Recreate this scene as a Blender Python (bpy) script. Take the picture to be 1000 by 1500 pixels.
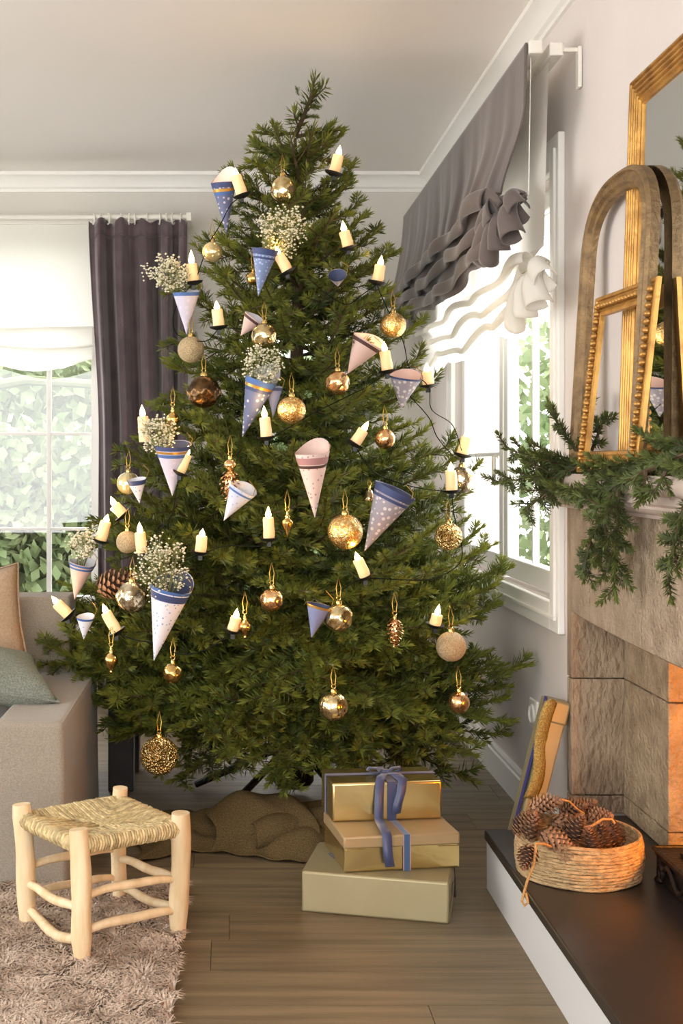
import bpy, math, random
import numpy as np
from mathutils import Vector, Matrix, Euler
random.seed(7); rng = np.random.default_rng(7)
PI = math.pi
for o in list(bpy.data.objects): bpy.data.objects.remove(o)
SC = bpy.context.scene; COL = SC.collection

# ------------------------------------------------------------------ camera, sky, exposure
F, CX, CY, H = 1830.0, 336.0, 680.0, 1.2
cam = bpy.data.objects.new('camera', bpy.data.cameras.new('camera')); COL.objects.link(cam)
cam.location = (0, 0, H); cam.rotation_euler = (PI/2, 0, 0)
cam.data.lens = F/1500*36; cam.data.sensor_width = 36
cam.data.shift_x = (500-CX)/1500; cam.data.shift_y = -(750-CY)/1500
cam.data.clip_start = .05; cam.data.clip_end = 100
SC.camera = cam
W = bpy.data.worlds.new('sky'); SC.world = W; W.use_nodes = True
bg = W.node_tree.nodes['Background']; bg.inputs[0].default_value = (1.0, .997, .985, 1); bg.inputs[1].default_value = 4.2
sun = bpy.data.objects.new('sun', bpy.data.lights.new('sun', 'SUN')); COL.objects.link(sun)
sun.data.energy = 2.0; sun.data.angle = .35; sun.data.color = (1, .98, .94)
sun.rotation_euler = Vector((-.75, -.25, -.62)).to_track_quat('-Z', 'Y').to_euler()
SC.view_settings.view_transform = 'Standard'; SC.view_settings.look = 'None'
SC.view_settings.exposure = 0.5; SC.view_settings.gamma = 1; SC.view_settings.use_curve_mapping = False
SC.cycles.use_denoising = True
SC.cycles.max_bounces = 10; SC.cycles.transparent_max_bounces = 16; SC.cycles.diffuse_bounces = 5
SC.cycles.sample_clamp_indirect = 6; SC.cycles.caustics_reflective = False; SC.cycles.caustics_refractive = False

# ------------------------------------------------------------------ helpers
def px(x, y, D): return Vector(((x-CX)*D/F, D, H+(CY-y)*D/F))
def lin(r, g, b):
    f = lambda c: (c/255/12.92 if c <= 10 else ((c/255+.055)/1.055)**2.4)
    return (f(r), f(g), f(b), 1)
def smooth01(t): t = min(1, max(0, t)); return t*t*(3-2*t)
def lerp(a, b, t): return a+(b-a)*t

class MB:
    def __init__(s): s.v = []; s.f = []; s.m = []
    def add(s, vf, mi=0, mat=None):
        v, f = vf; n = len(s.v)
        if mat is not None: v = [mat @ Vector(p) for p in v]
        s.v += [tuple(p) for p in v]; s.f += [tuple(i+n for i in q) for q in f]; s.m += [mi]*len(f)
        return s

def box(x0, x1, y0, y1, z0, z1):
    v = [(x0,y0,z0),(x1,y0,z0),(x1,y1,z0),(x0,y1,z0),(x0,y0,z1),(x1,y0,z1),(x1,y1,z1),(x0,y1,z1)]
    return v, [(0,3,2,1),(4,5,6,7),(0,1,5,4),(1,2,6,5),(2,3,7,6),(3,0,4,7)]
def lathe(prof, n=24, mod=None):
    v = []; f = []
    for (r, z) in prof:
        for i in range(n):
            a = 2*PI*i/n; rr = r*(mod(a, z) if mod else 1)
            v.append((rr*math.cos(a), rr*math.sin(a), z))
    for j in range(len(prof)-1):
        for i in range(n):
            f.append((j*n+i, j*n+(i+1) % n, (j+1)*n+(i+1) % n, (j+1)*n+i))
    if prof[0][0] > 1e-5: f.append(tuple(range(n-1, -1, -1)))
    if prof[-1][0] > 1e-5: f.append(tuple((len(prof)-1)*n+i for i in range(n)))
    return v, f
def tube(path, rad, n=8, closed=False, cap=True):
    P = [Vector(p) for p in path]; m = len(P); v = []; f = []
    R = rad if isinstance(rad, (list, tuple)) else [rad]*m
    up = None
    for i in range(m):
        if closed: t = P[(i+1) % m]-P[i-1]
        else: t = P[min(i+1, m-1)]-P[max(i-1, 0)]
        if t.length < 1e-9: t = Vector((0, 0, 1))
        t.normalize()
        if up is None: up = t.orthogonal().normalized()
        up = (up-t*up.dot(t)); up = up.normalized() if up.length > 1e-6 else t.orthogonal().normalized()
        w = t.cross(up)
        for k in range(n):
            a = 2*PI*k/n; v.append(P[i]+(up*math.cos(a)+w*math.sin(a))*R[i])
    for i in range(m if closed else m-1):
        j = (i+1) % m
        for k in range(n): f.append((i*n+k, i*n+(k+1) % n, j*n+(k+1) % n, j*n+k))
    if cap and not closed: f.append(tuple(range(n-1, -1, -1))); f.append(tuple((m-1)*n+k for k in range(n)))
    return v, f
def grid(fn, nu, nv):
    v = [fn(i/nu, j/nv) for i in range(nu+1) for j in range(nv+1)]
    f = [(i*(nv+1)+j, (i+1)*(nv+1)+j, (i+1)*(nv+1)+j+1, i*(nv+1)+j+1) for i in range(nu) for j in range(nv)]
    return v, f
def sweep_profile(prof, path):
    """prof: (out, z) pairs; path: (x, y, nx, ny) with outward normals"""
    v = []; f = []; n = len(prof)
    for (x, y, nx, ny) in path:
        for (o, z) in prof: v.append((x+nx*o, y+ny*o, z))
    for i in range(len(path)-1):
        for k in range(n): f.append((i*n+k, (i+1)*n+k, (i+1)*n+(k+1) % n, i*n+(k+1) % n))
    f.append(tuple(range(n))); f.append(tuple((len(path)-1)*n+k for k in range(n-1, -1, -1)))
    return v, f

def mesh_of(name, mb, mats, smooth=True, angle=40):
    me = bpy.data.meshes.new(name); me.from_pydata([tuple(p) for p in mb.v], [], mb.f)
    for m in (mats if isinstance(mats, (list, tuple)) else [mats]): me.materials.append(m)
    if any(mb.m): me.polygons.foreach_set('material_index', mb.m)
    if smooth:
        me.shade_smooth()
        if angle < 180: me.set_sharp_from_angle(angle=math.radians(angle))
    me.update(); return me
def tag(o, label=None, cat=None, group=None, kind=None):
    if label: o['label'] = label
    if cat: o['category'] = cat
    if group: o['group'] = group
    if kind: o['kind'] = kind
    return o
def thing(name, label, cat, loc=(0,0,0), group=None, rot=None):
    o = bpy.data.objects.new(name, None); COL.objects.link(o); o.location = loc; o.empty_display_size = .05
    if rot: o.rotation_euler = rot
    return tag(o, label, cat, group)
def wpos(p):
    l = Vector((0,0,0))
    while p is not None: l = l+p.location; p = p.parent
    return l
def obj(name, mb, mats, parent=None, smooth=True, angle=40, bevel=0, seg=2, sub=0, world=True, center=False, solid=0, solid_off=0):
    """ONE mesh object; world=True: vertices are given in world space and moved into the parent's frame"""
    if isinstance(mb, tuple): mb = MB().add(mb)
    off = Vector((0,0,0))
    if parent is not None and world: off = wpos(parent)
    elif parent is None and center:
        a = np.array([tuple(p) for p in mb.v]); lo = a.min(0); hi = a.max(0)
        off = Vector(((lo[0]+hi[0])/2, (lo[1]+hi[1])/2, lo[2]))
    if off.length > 0: mb.v = [(p[0]-off.x, p[1]-off.y, p[2]-off.z) for p in mb.v]
    o = bpy.data.objects.new(name, mesh_of(name, mb, mats, smooth, angle)); COL.objects.link(o)
    if parent is not None: o.parent = parent
    elif center: o.location = off
    if solid: md = o.modifiers.new('solid', 'SOLIDIFY'); md.thickness = solid; md.offset = solid_off
    if bevel: md = o.modifiers.new('bevel', 'BEVEL'); md.width = bevel; md.segments = seg; md.limit_method = 'ANGLE'; md.angle_limit = .7
    if sub: md = o.modifiers.new('sub', 'SUBSURF'); md.levels = sub; md.render_levels = sub
    return o
def copy_part(src, parent, loc=None, rot=None, scale=None):
    c = src.copy(); COL.objects.link(c); c.parent = parent
    if loc is not None: c.location = loc
    if rot is not None: c.rotation_euler = rot
    if scale is not None: c.scale = scale
    return c
def struct(name, mb, mats, parent=None, **k):
    o = obj(name, mb, mats, parent, **k)
    if parent is None: o['kind'] = 'structure'
    return o

# ------------------------------------------------------------------ materials
def mat(name, col, col2=None, rough=.5, metal=0., scale=6., stretch=(1,1,1), lo=.35, hi=.65, bump=0., bscale=60., bstretch=None, brot=None,
        sheen=0., spec=.5, trans=0., emit=None, estr=0., coat=0., rnd=0., detail=4., voro=False, sss=0.):
    m = bpy.data.materials.new(name); m.use_nodes = True; nt = m.node_tree; N = nt.nodes; L = nt.links
    p = N['Principled BSDF']; out = N['Material Output']
    c = col if len(col) == 4 else (*col, 1)
    p.inputs['Base Color'].default_value = c; p.inputs['Roughness'].default_value = rough; p.inputs['Metallic'].default_value = metal
    p.inputs['Specular IOR Level'].default_value = spec
    if coat: p.inputs['Coat Weight'].default_value = coat; p.inputs['Coat Roughness'].default_value = .1
    if sheen: p.inputs['Sheen Weight'].default_value = sheen; p.inputs['Sheen Roughness'].default_value = .4
    if sss: p.inputs['Subsurface Weight'].default_value = sss; p.inputs['Subsurface Scale'].default_value = .02
    if emit: p.inputs['Emission Color'].default_value = emit; p.inputs['Emission Strength'].default_value = estr
    tc = N.new('ShaderNodeTexCoord'); vec = tc.outputs['Object']
    src = None
    if rnd:
        oi = N.new('ShaderNodeObjectInfo'); mm = N.new('ShaderNodeMath'); mm.operation = 'MULTIPLY'; mm.inputs[1].default_value = 37.
        L.new(oi.outputs['Random'], mm.inputs[0]); va = N.new('ShaderNodeVectorMath'); va.operation = 'ADD'
        L.new(vec, va.inputs[0]); L.new(mm.outputs[0], va.inputs[1]); vec = va.outputs[0]
    def mapped(st):
        mp = N.new('ShaderNodeMapping'); mp.inputs['Scale'].default_value = st; L.new(vec, mp.inputs['Vector']); return mp.outputs[0]
    if col2 is not None:
        if voro:
            n = N.new('ShaderNodeTexVoronoi'); n.inputs['Scale'].default_value = scale; fo = n.outputs['Color']
        else:
            n = N.new('ShaderNodeTexNoise'); n.inputs['Scale'].default_value = scale; n.inputs['Detail'].default_value = detail; fo = n.outputs['Fac']
        L.new(mapped(stretch), n.inputs['Vector'])
        r = N.new('ShaderNodeValToRGB'); r.color_ramp.elements[0].position = lo; r.color_ramp.elements[1].position = hi
        r.color_ramp.elements[0].color = c; r.color_ramp.elements[1].color = col2 if len(col2) == 4 else (*col2, 1)
        L.new(fo, r.inputs[0]); src = r.outputs[0]
    if rnd:
        hs = N.new('ShaderNodeHueSaturation'); mr = N.new('ShaderNodeMapRange'); mr.inputs['To Min'].default_value = 1-rnd; mr.inputs['To Max'].default_value = 1+rnd
        L.new(oi.outputs['Random'], mr.inputs['Value']); L.new(mr.outputs[0], hs.inputs['Value'])
        if src: L.new(src, hs.inputs['Color'])
        else: hs.inputs['Color'].default_value = c
        src = hs.outputs[0]
    if src: L.new(src, p.inputs['Base Color'])
    if bump:
        if voro: n2 = N.new('ShaderNodeTexVoronoi'); n2.inputs['Scale'].default_value = bscale; o2 = n2.outputs['Distance']
        else: n2 = N.new('ShaderNodeTexNoise'); n2.inputs['Scale'].default_value = bscale; n2.inputs['Detail'].default_value = 3; o2 = n2.outputs['Fac']
        mv = mapped(bstretch or stretch); L.new(mv, n2.inputs['Vector'])
        if brot: mv.node.inputs['Rotation'].default_value = brot
        b = N.new('ShaderNodeBump'); b.inputs['Strength'].default_value = min(1, bump); b.inputs['Distance'].default_value = .01*max(1, bump)
        L.new(o2, b.inputs['Height']); L.new(b.outputs[0], p.inputs['Normal'])
    if trans:
        t = N.new('ShaderNodeBsdfTranslucent'); mx = N.new('ShaderNodeMixShader'); mx.inputs[0].default_value = trans
        if src: L.new(src, t.inputs[0])
        else: t.inputs[0].default_value = c
        L.new(p.outputs[0], mx.inputs[1]); L.new(t.outputs[0], mx.inputs[2]); L.new(mx.outputs[0], out.inputs[0])
    return m
def glass_mat(name, tint=(1,1,1,1), refl=.07, rough=0.):
    m = bpy.data.materials.new(name); m.use_nodes = True; nt = m.node_tree; N = nt.nodes; L = nt.links
    N.remove(N['Principled BSDF']); t = N.new('ShaderNodeBsdfTransparent'); g = N.new('ShaderNodeBsdfGlossy'); mx = N.new('ShaderNodeMixShader')
    t.inputs[0].default_value = tint; g.inputs['Roughness'].default_value = rough; mx.inputs[0].default_value = refl
    L.new(t.outputs[0], mx.inputs[1]); L.new(g.outputs[0], mx.inputs[2]); L.new(mx.outputs[0], N['Material Output'].inputs[0]); return m

M = {}
M['wall'] = mat('wall_paint', lin(212,208,200), lin(207,203,195), rough=.85, scale=2, bump=.08, bscale=120)
M['wall_right'] = mat('wall_paint_right_lit', lin(220,212,207), lin(215,207,202), rough=.85, scale=2, bump=.08, bscale=120)  # same wall paint, with the pinkish light on this side mixed into its colour
M['ceiling'] = mat('ceiling_paint', lin(236,232,228), rough=.9)
M['trim'] = mat('white_trim', lin(235,233,228), rough=.45)
M['plank'] = mat('oak_plank', lin(126,109,82), lin(97,82,60), rough=.48, scale=3.2, stretch=(.55,9,9), bump=.12, bscale=10, bstretch=(.8,16,10), rnd=.14, detail=6)
M['groove'] = mat('plank_groove', lin(60,50,42), rough=.9)
M['glass'] = glass_mat('window_glass')
M['sheer'] = mat('sheer_voile', lin(244,242,236), rough=.9, trans=.55)
M['velvet'] = mat('plum_velvet', lin(98,84,87), lin(82,69,72), rough=.85, scale=9, sheen=.5, bump=.1, bscale=300, spec=.2)
M['velvet2'] = mat('taupe_velvet', lin(104,94,90), lin(90,80,78), rough=.8, scale=7, stretch=(1,1,.4), sheen=.4, bump=.1, bscale=200, spec=.2)
M['rod'] = mat('cream_rod', lin(226,222,212), rough=.4)
M['dark_metal'] = mat('dark_metal', lin(25,24,24), rough=.4, metal=.6)
M['black_plastic'] = mat('black_plastic', lin(22,22,20), rough=.45)
def needle_mat(name, dark, light, trans=.22, rnd=.25):
    m = mat(name, dark, light, rough=.5, scale=7, lo=.3, hi=.7, trans=trans, rnd=rnd, spec=.35)
    nt = m.node_tree; N = nt.nodes; L = nt.links
    a = N.new('ShaderNodeAttribute'); a.attribute_name = 'young_lit'  # twig tips: paler young needles, brightened further as if light caught them
    hs = [n for n in N if n.type == 'HUE_SAT'][0]; mx = N.new('ShaderNodeMix'); mx.data_type = 'RGBA'; mx.blend_type = 'MIX'
    mx.inputs['B'].default_value = (light[0]*1.45, light[1]*1.3, light[2]*.9, 1)
    for lk in list(hs.outputs[0].links):
        t = lk.to_socket; L.remove(lk); L.new(mx.outputs['Result'], t)
    L.new(hs.outputs[0], mx.inputs['A']); L.new(a.outputs['Fac'], mx.inputs['Factor'])
    return m
M['needle'] = needle_mat('fir_needles', lin(50,65,31), lin(114,123,52), trans=.26)
M['needle2'] = needle_mat('garland_needles', lin(54,62,36), lin(96,108,56), trans=.15)
M['bark'] = mat('twig_bark', lin(92,72,46), lin(60,48,34), rough=.8, scale=30)
M['trunk'] = mat('trunk_bark', lin(84,66,50), lin(48,38,30), rough=.9, scale=14, stretch=(1,1,.3), bump=.8, bscale=40)
M['wax'] = mat('candle_wax', lin(246,224,178), lin(238,208,160), rough=.45, scale=12, sss=.3, emit=lin(255,190,110), estr=.22)  # faint emission stands in for flame light glowing through the wax
M['flame'] = mat('flame_bulb', (1,.8,.5), rough=.4, emit=(1,.66,.28,1), estr=9)
M['cord'] = mat('green_cord', lin(22,26,18), rough=.85, spec=.1)
M['thread'] = mat('gold_thread', lin(196,160,80), rough=.35, metal=.8)
M['cap'] = mat('ornament_cap', lin(206,176,110), rough=.25, metal=1)
# ornament glass
M['mercury'] = mat('mercury_glass', lin(232,214,166), lin(176,150,98), rough=.14, metal=.95, scale=26, lo=.4, hi=.62, bump=.35, bscale=30)
M['silver_mercury'] = mat('silver_mercury_glass', lin(226,214,186), lin(148,128,94), rough=.15, metal=.9, scale=30, lo=.38, hi=.6, bump=.7, bscale=34)
M['amber'] = mat('amber_speckle_glass', lin(222,172,90), lin(252,228,170), rough=.22, metal=.85, scale=110, lo=.45, hi=.66, bump=.5, bscale=120, coat=.5)
M['copper'] = mat('copper_glass', lin(210,156,106), lin(240,204,152), rough=.16, metal=.95, scale=40, bump=.35, bscale=34)
M['bronze'] = mat('dark_bronze_glass', lin(112,84,52), lin(62,46,32), rough=.25, metal=.9, scale=40, bump=.3, bscale=60)
M['champagne'] = mat('champagne_glitter', lin(214,196,160), lin(176,152,114), rough=.45, metal=.55, scale=260, bump=.8, bscale=300)
M['gold_glitter'] = mat('gold_glitter', lin(248,224,160), lin(184,148,82), rough=.25, metal=.9, scale=120, lo=.4, hi=.6, bump=1, bscale=150, voro=True)
M['gold'] = mat('gold_metal', lin(230,200,132), lin(196,160,92), rough=.2, metal=1, scale=20)
M['clear_gold'] = mat('clear_gold_glass', lin(226,214,170), lin(196,176,120), rough=.12, metal=.55, scale=20, coat=.6)
# paper cones
def pattern_mat(name, base, motif, scale, size=.28, base2=None, rough=.6):
    m = bpy.data.materials.new(name); m.use_nodes = True; nt = m.node_tree; N = nt.nodes; L = nt.links; p = N['Principled BSDF']
    p.inputs['Roughness'].default_value = rough
    tc = N.new('ShaderNodeTexCoord'); v = N.new('ShaderNodeTexVoronoi'); v.inputs['Scale'].default_value = scale; v.inputs['Randomness'].default_value = .55
    L.new(tc.outputs['Object'], v.inputs['Vector'])
    r = N.new('ShaderNodeValToRGB'); r.color_ramp.elements[0].position = size; r.color_ramp.elements[1].position = size+.06
    r.color_ramp.elements[0].color = motif; r.color_ramp.elements[1].color = base; L.new(v.outputs['Distance'], r.inputs[0])
    L.new(r.outputs[0], p.inputs['Base Color']); return m
M['p_denim'] = pattern_mat('denim_floral_paper', lin(96,104,140), lin(196,190,204), 62, .26)
M['p_blue'] = pattern_mat('blue_dotted_paper', lin(118,136,178), lin(168,182,214), 90, .3)
M['p_lilac'] = pattern_mat('lilac_paper', lin(196,192,212), lin(206,202,220), 50, .3)
M['p_grey'] = pattern_mat('grey_floral_paper', lin(150,146,160), lin(206,200,204), 60, .3)
M['p_pink'] = pattern_mat('pink_star_paper', lin(226,202,196), lin(176,146,142), 70, .2)
M['p_white'] = pattern_mat('white_dash_paper', lin(228,228,236), lin(150,166,200), 80, .2)
M['p_plainblue'] = mat('plain_blue_paper', lin(128,136,172), lin(116,124,160), rough=.6, scale=10)
M['p_pale'] = pattern_mat('pale_blue_paper', lin(178,188,214), lin(150,162,196), 80, .22)
M['p_rose'] = mat('rose_paper', lin(214,186,176), lin(204,172,164), rough=.6, scale=8)
M['p_in_pink'] = mat('pink_inside', lin(226,206,206), rough=.7)
M['p_in_blue'] = mat('navy_inside', lin(66,74,104), rough=.7)
M['p_in_grey'] = mat('grey_inside', lin(206,206,212), rough=.7)
M['b_navy'] = mat('navy_band', lin(60,72,116), rough=.6)
M['b_blue'] = mat('blue_band', lin(70,104,164), rough=.6)
M['b_gold'] = mat('gold_band', lin(206,160,80), rough=.35, metal=.7)
M['b_brown'] = mat('brown_band', lin(74,48,44), rough=.6)
M['b_rose'] = mat('rose_band', lin(176,130,130), rough=.6)
M['blossom'] = mat('blossom', lin(244,240,220), rough=.8, trans=.25)
M['stem'] = mat('dry_stem', lin(120,124,76), rough=.8)
# room things
M['linen'] = mat('linen_slipcover', lin(154,145,132), lin(138,129,116), rough=.95, scale=240, stretch=(1,1,1), bump=.25, bscale=420, sheen=.2, spec=.2)
M['pillow_beige'] = mat('beige_cushion', lin(168,146,124), lin(152,130,108), rough=.95, scale=160, bump=.2, bscale=380, spec=.2)
M['pillow_teal'] = mat('grey_green_cushion', lin(136,143,134), lin(104,114,107), rough=.95, scale=200, stretch=(1,1,1), bump=.3, bscale=420, spec=.2)
M['pale_wood'] = mat('peeled_wood', lin(226,204,168), lin(206,178,136), rough=.6, scale=10, stretch=(3,3,.5), bump=.2, bscale=20, rnd=.06)
M['rush'] = mat('rush_cord', lin(214,194,146), lin(146,120,76), rough=.75, scale=60, lo=.3, hi=.75, bump=.6, bscale=90, rnd=.28)
M['rug'] = mat('shag_fibres', lin(206,187,170), lin(160,140,123), rough=.95, scale=14, lo=.35, hi=.65, spec=.1, detail=8)
M['rug_base'] = mat('rug_backing', lin(150,130,114), rough=1)
M['burlap'] = mat('burlap', lin(118,98,66), lin(90,74,48), rough=.95, scale=260, bump=.5, bscale=260, trans=.1, spec=.1)
M['dark_wood'] = mat('dark_wood', lin(42,32,28), lin(30,23,20), rough=.45, scale=8)
M['kraft'] = mat('champagne_paper', lin(168,156,122), lin(160,147,112), rough=.42, metal=.35, scale=4)
M['gold_foil'] = mat('gold_foil', lin(228,204,146), lin(214,186,122), rough=.24, metal=.95, scale=6, bump=.15, bscale=14)
M['tan_paper'] = mat('tan_paper', lin(176,150,110), lin(168,141,101), rough=.45, metal=.3, scale=4)
M['ribbon_navy'] = mat('navy_satin', lin(66,72,106), lin(56,62,94), rough=.4, scale=10, sheen=.3)
M['ribbon_blue'] = mat('blue_velvet_ribbon', lin(62,86,118), rough=.7, sheen=.4)
M['ribbon_rose'] = mat('rose_edge', lin(172,140,150), rough=.6)
M['ribbon_purple'] = mat('purple_ribbon', lin(70,66,128), rough=.5)
M['ribbon_gold'] = mat('glitter_ribbon', lin(190,166,98), lin(130,108,56), rough=.4, metal=.5, scale=240, bump=.6, bscale=260)
M['wire'] = mat('brown_wire', lin(50,34,36), rough=.5)
M['stone'] = mat('chiselled_stone', lin(160,140,116), lin(128,108,88), rough=.95, scale=5, bump=1.8, bscale=30, bstretch=(2,2,.9), brot=(.3,.8,0), rnd=.05, detail=8)
M['stone_front'] = mat('smooth_stone', lin(176,156,132), lin(152,132,110), rough=.9, scale=14, bump=1.5, bscale=80, rnd=.05, detail=8)
M['mantel'] = mat('mantel_stone', lin(190,174,162), lin(172,156,144), rough=.7, scale=10, bump=.12, bscale=60)
M['fire_stone'] = mat('firebox_stone', lin(164,144,116), lin(134,114,90), rough=.9, scale=14, bump=1.5, bscale=60)
M['slate'] = mat('black_slate', lin(46,40,38), lin(38,33,31), rough=.33, scale=5, bump=.06, bscale=12)
M['white_paint'] = mat('white_paint', lin(208,207,206), rough=.5)
M['iron'] = mat('cast_iron', lin(46,38,34), rough=.45, metal=.7, bump=.3, bscale=60)
M['jute'] = mat('jute_rope', lin(196,166,122), lin(150,120,82), rough=.9, scale=50, stretch=(1,1,2), lo=.35, hi=.7, bump=1, bscale=75)
M['cone_scale'] = mat('pine_cone_scale', lin(176,130,96), lin(126,90,62), rough=.75, scale=20, rnd=.2)
M['cone_core'] = mat('pine_cone_core', lin(58,38,26), rough=.9)
M['twine'] = mat('twine', lin(190,150,96), lin(160,120,70), rough=.9, scale=120)
M['gilt'] = mat('gilded_wood', lin(204,156,82), lin(150,106,54), rough=.36, metal=.65, scale=16, lo=.35, hi=.72, bump=.2, bscale=50)
M['gilt_old'] = mat('worn_gilded_wood', lin(150,122,84), lin(110,88,62), rough=.5, metal=.4, scale=26, lo=.35, hi=.7, bump=.45, bscale=90)
M['mirror'] = mat('mirror_glass', (.86,.88,.86), rough=.02, metal=1)
M['wood_back'] = mat('frame_backing', lin(80,60,42), rough=.8)
M['leaf'] = mat('hedge_leaf', lin(98,120,74), lin(140,152,112), rough=.6, scale=3, trans=.2)
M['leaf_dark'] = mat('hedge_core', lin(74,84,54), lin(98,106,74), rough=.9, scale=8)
M['terrace'] = mat('terrace', lin(196,194,188), rough=.9)
M['log'] = mat('log', lin(70,50,36), lin(36,26,20), rough=.9, scale=20, bump=.6, bscale=40)
M['fire'] = mat('fire', (1,.45,.1), emit=(1,.4,.06,1), estr=4)
M['plate'] = mat('socket_plate', lin(226,222,214), rough=.35)
# ------------------------------------------------------------------ room shell
WX, WY, CZ, LX, FY = 1.03, 6.36, 2.675, -3.2, -1.6
def wall_holes(name, axis, at, thick, u0, u1, z0, z1, holes, m):
    """one wall as one mesh, with rectangular openings; axis 'x' = wall across Y (plane x = at), 'y' = plane y = at"""
    us = sorted({u0, u1, *[h[0] for h in holes], *[h[1] for h in holes]}); zs = sorted({z0, z1, *[h[2] for h in holes], *[h[3] for h in holes]})
    mb = MB()
    for a, b in zip(us, us[1:]):
        for c, d in zip(zs, zs[1:]):
            if any(h[0]-1e-6 <= a and b <= h[1]+1e-6 and h[2]-1e-6 <= c and d <= h[3]+1e-6 for h in holes): continue
            mb.add(box(at, at+thick, a, b, c, d) if axis == 'x' else box(a, b, at, at+thick, c, d))
    return struct(name, mb, m, smooth=False)
W1 = (-2.05, -.66, .47, 2.33); W2 = (.0, .64, .45, 1.92); W3 = (3.94, 5.69, .767, 2.12)
wall_holes('wall_back', 'y', WY, .24, LX-.2, WX+.24, 0, CZ, [W1, W2], M['wall'])
wall_holes('wall_right', 'x', WX, .24, FY, WY, 0, CZ, [W3, (1.35, 3.74, 0, 1.09)], M['wall_right'])
wall_holes('wall_left', 'x', LX-.2, .2, FY, WY, 0, CZ, [(1.2, 4.6, .5, 2.2)], M['wall'])  # opening out of view, added to let more daylight onto the ceiling
struct('ceiling', box(LX-.2, WX+.24, FY, WY+.24, CZ, CZ+.15), M['ceiling'], smooth=False)
fl = struct('floor', box(LX-.2, 1.9, FY, WY+.24, -.12, -.006), M['groove'], smooth=False)
pw, pl = .19, 1.7
row = 0; y = FY; plank_src = None
while y < WY:
    x = LX - random.random()*pl
    while x < WX:
        a = max(x, LX); b = min(x+pl, WX)
        if b-a > .05:
            full = abs(b-a-pl) < 1e-6
            if full and plank_src is not None: o = copy_part(plank_src, fl, loc=(a, y, 0))
            else:
                o = obj('plank', box(.0008, b-a-.0008, .0009, pw-.0009, -.01, 0), M['plank'], fl, world=False, smooth=False); o.location = (a, y, 0)
                if full: plank_src = o
        x += pl
    y += pw; row += 1
cp = [(0,2.585),(.012,2.585),(.014,2.598),(.026,2.606),(.034,2.63),(.055,2.652),(.074,2.658),(.075,2.675),(0,2.675)]
struct('trim_1', sweep_profile(cp, [(LX, WY, 0, -1), (WX, WY, 0, -1)]), M['trim'], angle=30)
struct('trim_2', sweep_profile(cp, [(WX, WY, -1, 0), (WX, FY, -1, 0)]), M['trim'], angle=30)
bp = [(0,.0),(.018,0),(.018,.095),(.013,.1),(.013,.112),(.006,.122),(0,.122)]
struct('baseboard_back', sweep_profile(bp, [(LX, WY, 0, -1), (WX, WY, 0, -1)]), M['trim'], angle=30)
struct('baseboard_right', sweep_profile(bp, [(WX, WY, -1, 0), (WX, 3.76, -1, 0)]), M['trim'], angle=30)

def bars(parent, name, rects, m, bevel=.003):
    for r in rects: obj(name, box(*r), m, parent, smooth=False, bevel=bevel)
def window_y(name, w, vs, hs, y0=WY+.06):
    x0, x1, z0, z1 = w; t = .05
    fr = MB()
    for r in ((x0,x0+t,y0,y0+.07,z0,z1),(x1-t,x1,y0,y0+.07,z0,z1),(x0+t,x1-t,y0,y0+.07,z0,z0+t),(x0+t,x1-t,y0,y0+.07,z1-t,z1)): fr.add(box(*r))
    o = struct(name, fr, M['trim'], smooth=False)
    bars(o, 'muntin', [(v-.011, v+.011, y0+.01, y0+.05, z0+t, z1-t) for v in vs] , M['trim'])
    bars(o, 'muntin', [(x0+t, x1-t, y0+.014, y0+.046, h-.008, h+.008) for h in hs], M['trim'])
    xs = [x0+t, *vs, x1-t]; zs = [z0+t, *hs, z1-t]
    for a, b in zip(xs, xs[1:]):
        for c, d in zip(zs, zs[1:]): obj('pane', box(a, b, y0+.028, y0+.032, c, d), M['glass'], o, smooth=False)
    obj('window_sill', box(x0-.04, x1+.04, WY-.05, y0, z0-.035, z0), M['trim'], o, smooth=False, bevel=.006)
    return o
window_y('window_1', W1, [-1.75, -1.34, -.93], [.866, 1.356, 1.84])
window_y('window_2', W2, [.32], [.866, 1.356])
# right window: casing boards on the wall, two casement sashes in the reveal
cx0, cx1 = 1.008, WX
o = MB()
for r in ((cx0,cx1,3.835,3.94,.676,2.223),(cx0,cx1,5.69,5.795,.676,2.223),(cx0,cx1,3.94,5.69,.676,.767),(cx0,cx1,3.94,5.69,2.12,2.223)): o.add(box(*r))
w3 = struct('window_3', o, M['trim'], smooth=False, bevel=.004)
bars(w3, 'casing_bead', [(1.0,1.01,3.862,5.768,.715,.727),(1.0,1.01,3.862,3.874,.727,2.18),(1.0,1.01,5.756,5.768,.727,2.18)], M['trim'], .003)
def sash(y0, y1, hs, vs):
    z0, z1 = .775, 2.11; t = .062
    s = MB()
    for r in ((1.055,1.1,y0,y0+t,z0,z1),(1.055,1.1,y1-t,y1,z0,z1),(1.055,1.1,y0+t,y1-t,z0,z0+.075),(1.055,1.1,y0+t,y1-t,z1-t,z1)): s.add(box(*r))
    so = obj('sash', s, M['trim'], w3, smooth=False, bevel=.005)
    bars(so, 'muntin', [(1.065,1.09,y0+t,y1-t,h-.008,h+.008) for h in hs]+[(1.065,1.09,v-.008,v+.008,z0+.075,z1-t) for v in vs], M['trim'])
    zs = [z0+.075, *hs, z1-t]; ys = [y0+t, *vs, y1-t]
    for a, b in zip(ys, ys[1:]):
        for c, d in zip(zs, zs[1:]): obj('pane', box(1.075,1.079,a,b,c,d), M['glass'], so, smooth=False)
    return so
sash(3.95, 4.81, [], [4.4]); sash(4.83, 5.68, [1.24], [])
obj('handle', tube([(1.045,4.87,1.23),(1.03,4.87,1.23),(1.03,4.87,1.13)], .009, 8), M['rod'], w3)
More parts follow.
